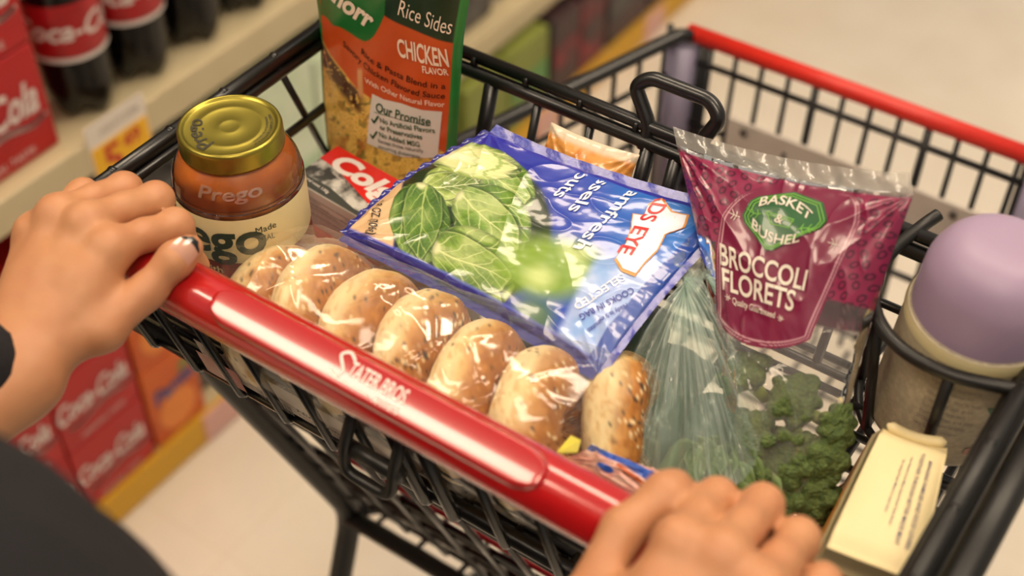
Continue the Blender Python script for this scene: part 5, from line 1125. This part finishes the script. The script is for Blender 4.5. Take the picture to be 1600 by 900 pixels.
body = mo('body', Vb, Fb, M_skin, person)
sm = body.modifiers.new('smooth', 'SMOOTH'); sm.factor = .5; sm.iterations = 3
def coat(P):
    d = chain(P, [(-.2085, -.122, 1.003), ELL, SHL], [.0375, .050, .065], .03); d = np.minimum(d, chain(P, [(.224, -.155, 1.010), ELR, SHR], [.0375, .048, .062], .03))
    c = np.array([0, -.322, 1.01]); q = (P - c) / [.20, .148, .25]; t = (np.linalg.norm(q, axis=-1) - 1) * .12
    ch = (np.linalg.norm((P - np.array([-.02, -.44, 1.26])) / [.18, .100, .20], axis=-1) - 1) * .10
    t = smin(t, ch, .06); t = smin(t, (np.linalg.norm((P - np.array([-.02, -.36, .78])) / [.18, .13, .16], axis=-1) - 1) * .12, .06)
    d = smin(d, t, .04); d = d - .006 * (vn3(P * 22, 4) - .5) - .003 * (vn3(P * 50, 6) - .5)
    d = smax(d, -seg_sdf(P, (-.025, -.42, 1.44), (-.025, -.40, 1.6), .060, .075), .01)
    return d
V, Fc = nets(coat, (-.37, -.56, .58), (.36, -.10, 1.47), .0085); jk = mo('jacket', V, Fc, M_coat, person); sm = jk.modifiers.new('smooth', 'SMOOTH'); sm.iterations = 2
def trousers(P):
    d = None
    for s in (-1, 1):
        c = chain(P, [(-.02 + s * .075, -.37, .78), (-.02 + s * .085, -.36, .44), (-.02 + s * .085, -.38, .09)], [.088, .062, .050], .03); d = c if d is None else smin(d, c, .02)
    return d - .006 * (vn3(P * 20, 9) - .5)
V, Fc = nets(trousers, (-.24, -.50, .03), (.20, -.24, .88), .012); mo('trousers', V, Fc, M_trs, person)
for s in (-1, 1):
    f = lambda P: np.maximum(smin((np.linalg.norm((P - np.array([-.02 + s * .087, -.31, .035])) / [.045, .11, .04], axis=-1) - 1) * .04, (np.linalg.norm((P - np.array([-.02 + s * .085, -.385, .055])) / [.040, .05, .055], axis=-1) - 1) * .045, .02), .002 - P[..., 2])
    V, Fc = nets(f, (-.02 + s * .087 - .06, -.46, -.004), (-.02 + s * .087 + .06, -.18, .13), .008); mo('shoe', V, Fc, M_shoe, person)
hairf = lambda P: smax(smin((np.linalg.norm((P - np.array([-.025, -.405, 1.60])) / [.084, .100, .105], axis=-1) - 1) * .09, seg_sdf(P, (-.025, -.46, 1.56), (-.025, -.49, 1.36), .07, .05), .03) - .006 * (vn3(P * np.array([90, 90, 18]), 2) - .5), -(np.linalg.norm((P - np.array([-.025, -.30, 1.55])) / [.062, .06, .085], axis=-1) - 1) * .07, .01)
V, Fc = nets(hairf, (-.14, -.57, 1.27), (.09, -.27, 1.73), .009); mo('hair', V, Fc, M_hair, person)
# left thumb nail with its black tip
def nail(c, d, n, L_, w, parent, mname='fingernail'):
    c, d, n = np.array(c), np.array(d, float), np.array(n, float); d /= np.linalg.norm(d); n -= d * (n @ d); n /= np.linalg.norm(n); s_ = np.cross(d, n)
    a, t = np.meshgrid(np.linspace(-1, 1, 15), np.linspace(0, 1, 15), indexing='ij'); prof = np.where(t < .35, np.sqrt(np.clip(1 - ((.35 - t) / .35) ** 2, 0, 1)) * .9 + .1, 1 - .25 * ((t - .35) / .65) ** 2 - .40 * sstep(.82, 1.05, t))
    def surf(a, t, prof, lift=0): return c + (t[..., None] - .5) * L_ * d + (a * prof * w)[..., None] * s_ + (-.0028 * (a * prof) ** 2 - .0012 * (2 * t - 1) ** 2 + lift)[..., None] * n
    Pn = surf(a, t, prof); nl = mo(mname, np.vstack([Pn.reshape(-1, 3), (Pn - n * .0008).reshape(-1, 3)]), grid_faces(15, 15) + grid_faces(15, 15, 225, True), M_nail, parent)
    t2 = .90 + .15 * t + .10 * a * a * (1 - t) * -1; prof2 = 1 - .25 * ((t2 - .35) / .65) ** 2 - .40 * sstep(.82, 1.05, t2); P2 = surf(a, t2, prof2, .0004)
    mo('nail_tip', np.vstack([P2.reshape(-1, 3), (P2 - n * .0009).reshape(-1, 3)]), grid_faces(15, 15) + grid_faces(15, 15, 225, True), M_ntip, nl); return nl
tl = [np.array(p) for p in LH['thumb']]
vd = CAM - tl[3]; vd /= np.linalg.norm(vd); dd = tl[4] - tl[2]; dd /= np.linalg.norm(dd); nn = vd * .6 + np.array([.45, -.1, .5]); nn -= dd * (nn @ dd); nn /= np.linalg.norm(nn)
nail(tl[3] + dd * .0055 + nn * .0108, dd, nn, .0205, .0078, body)
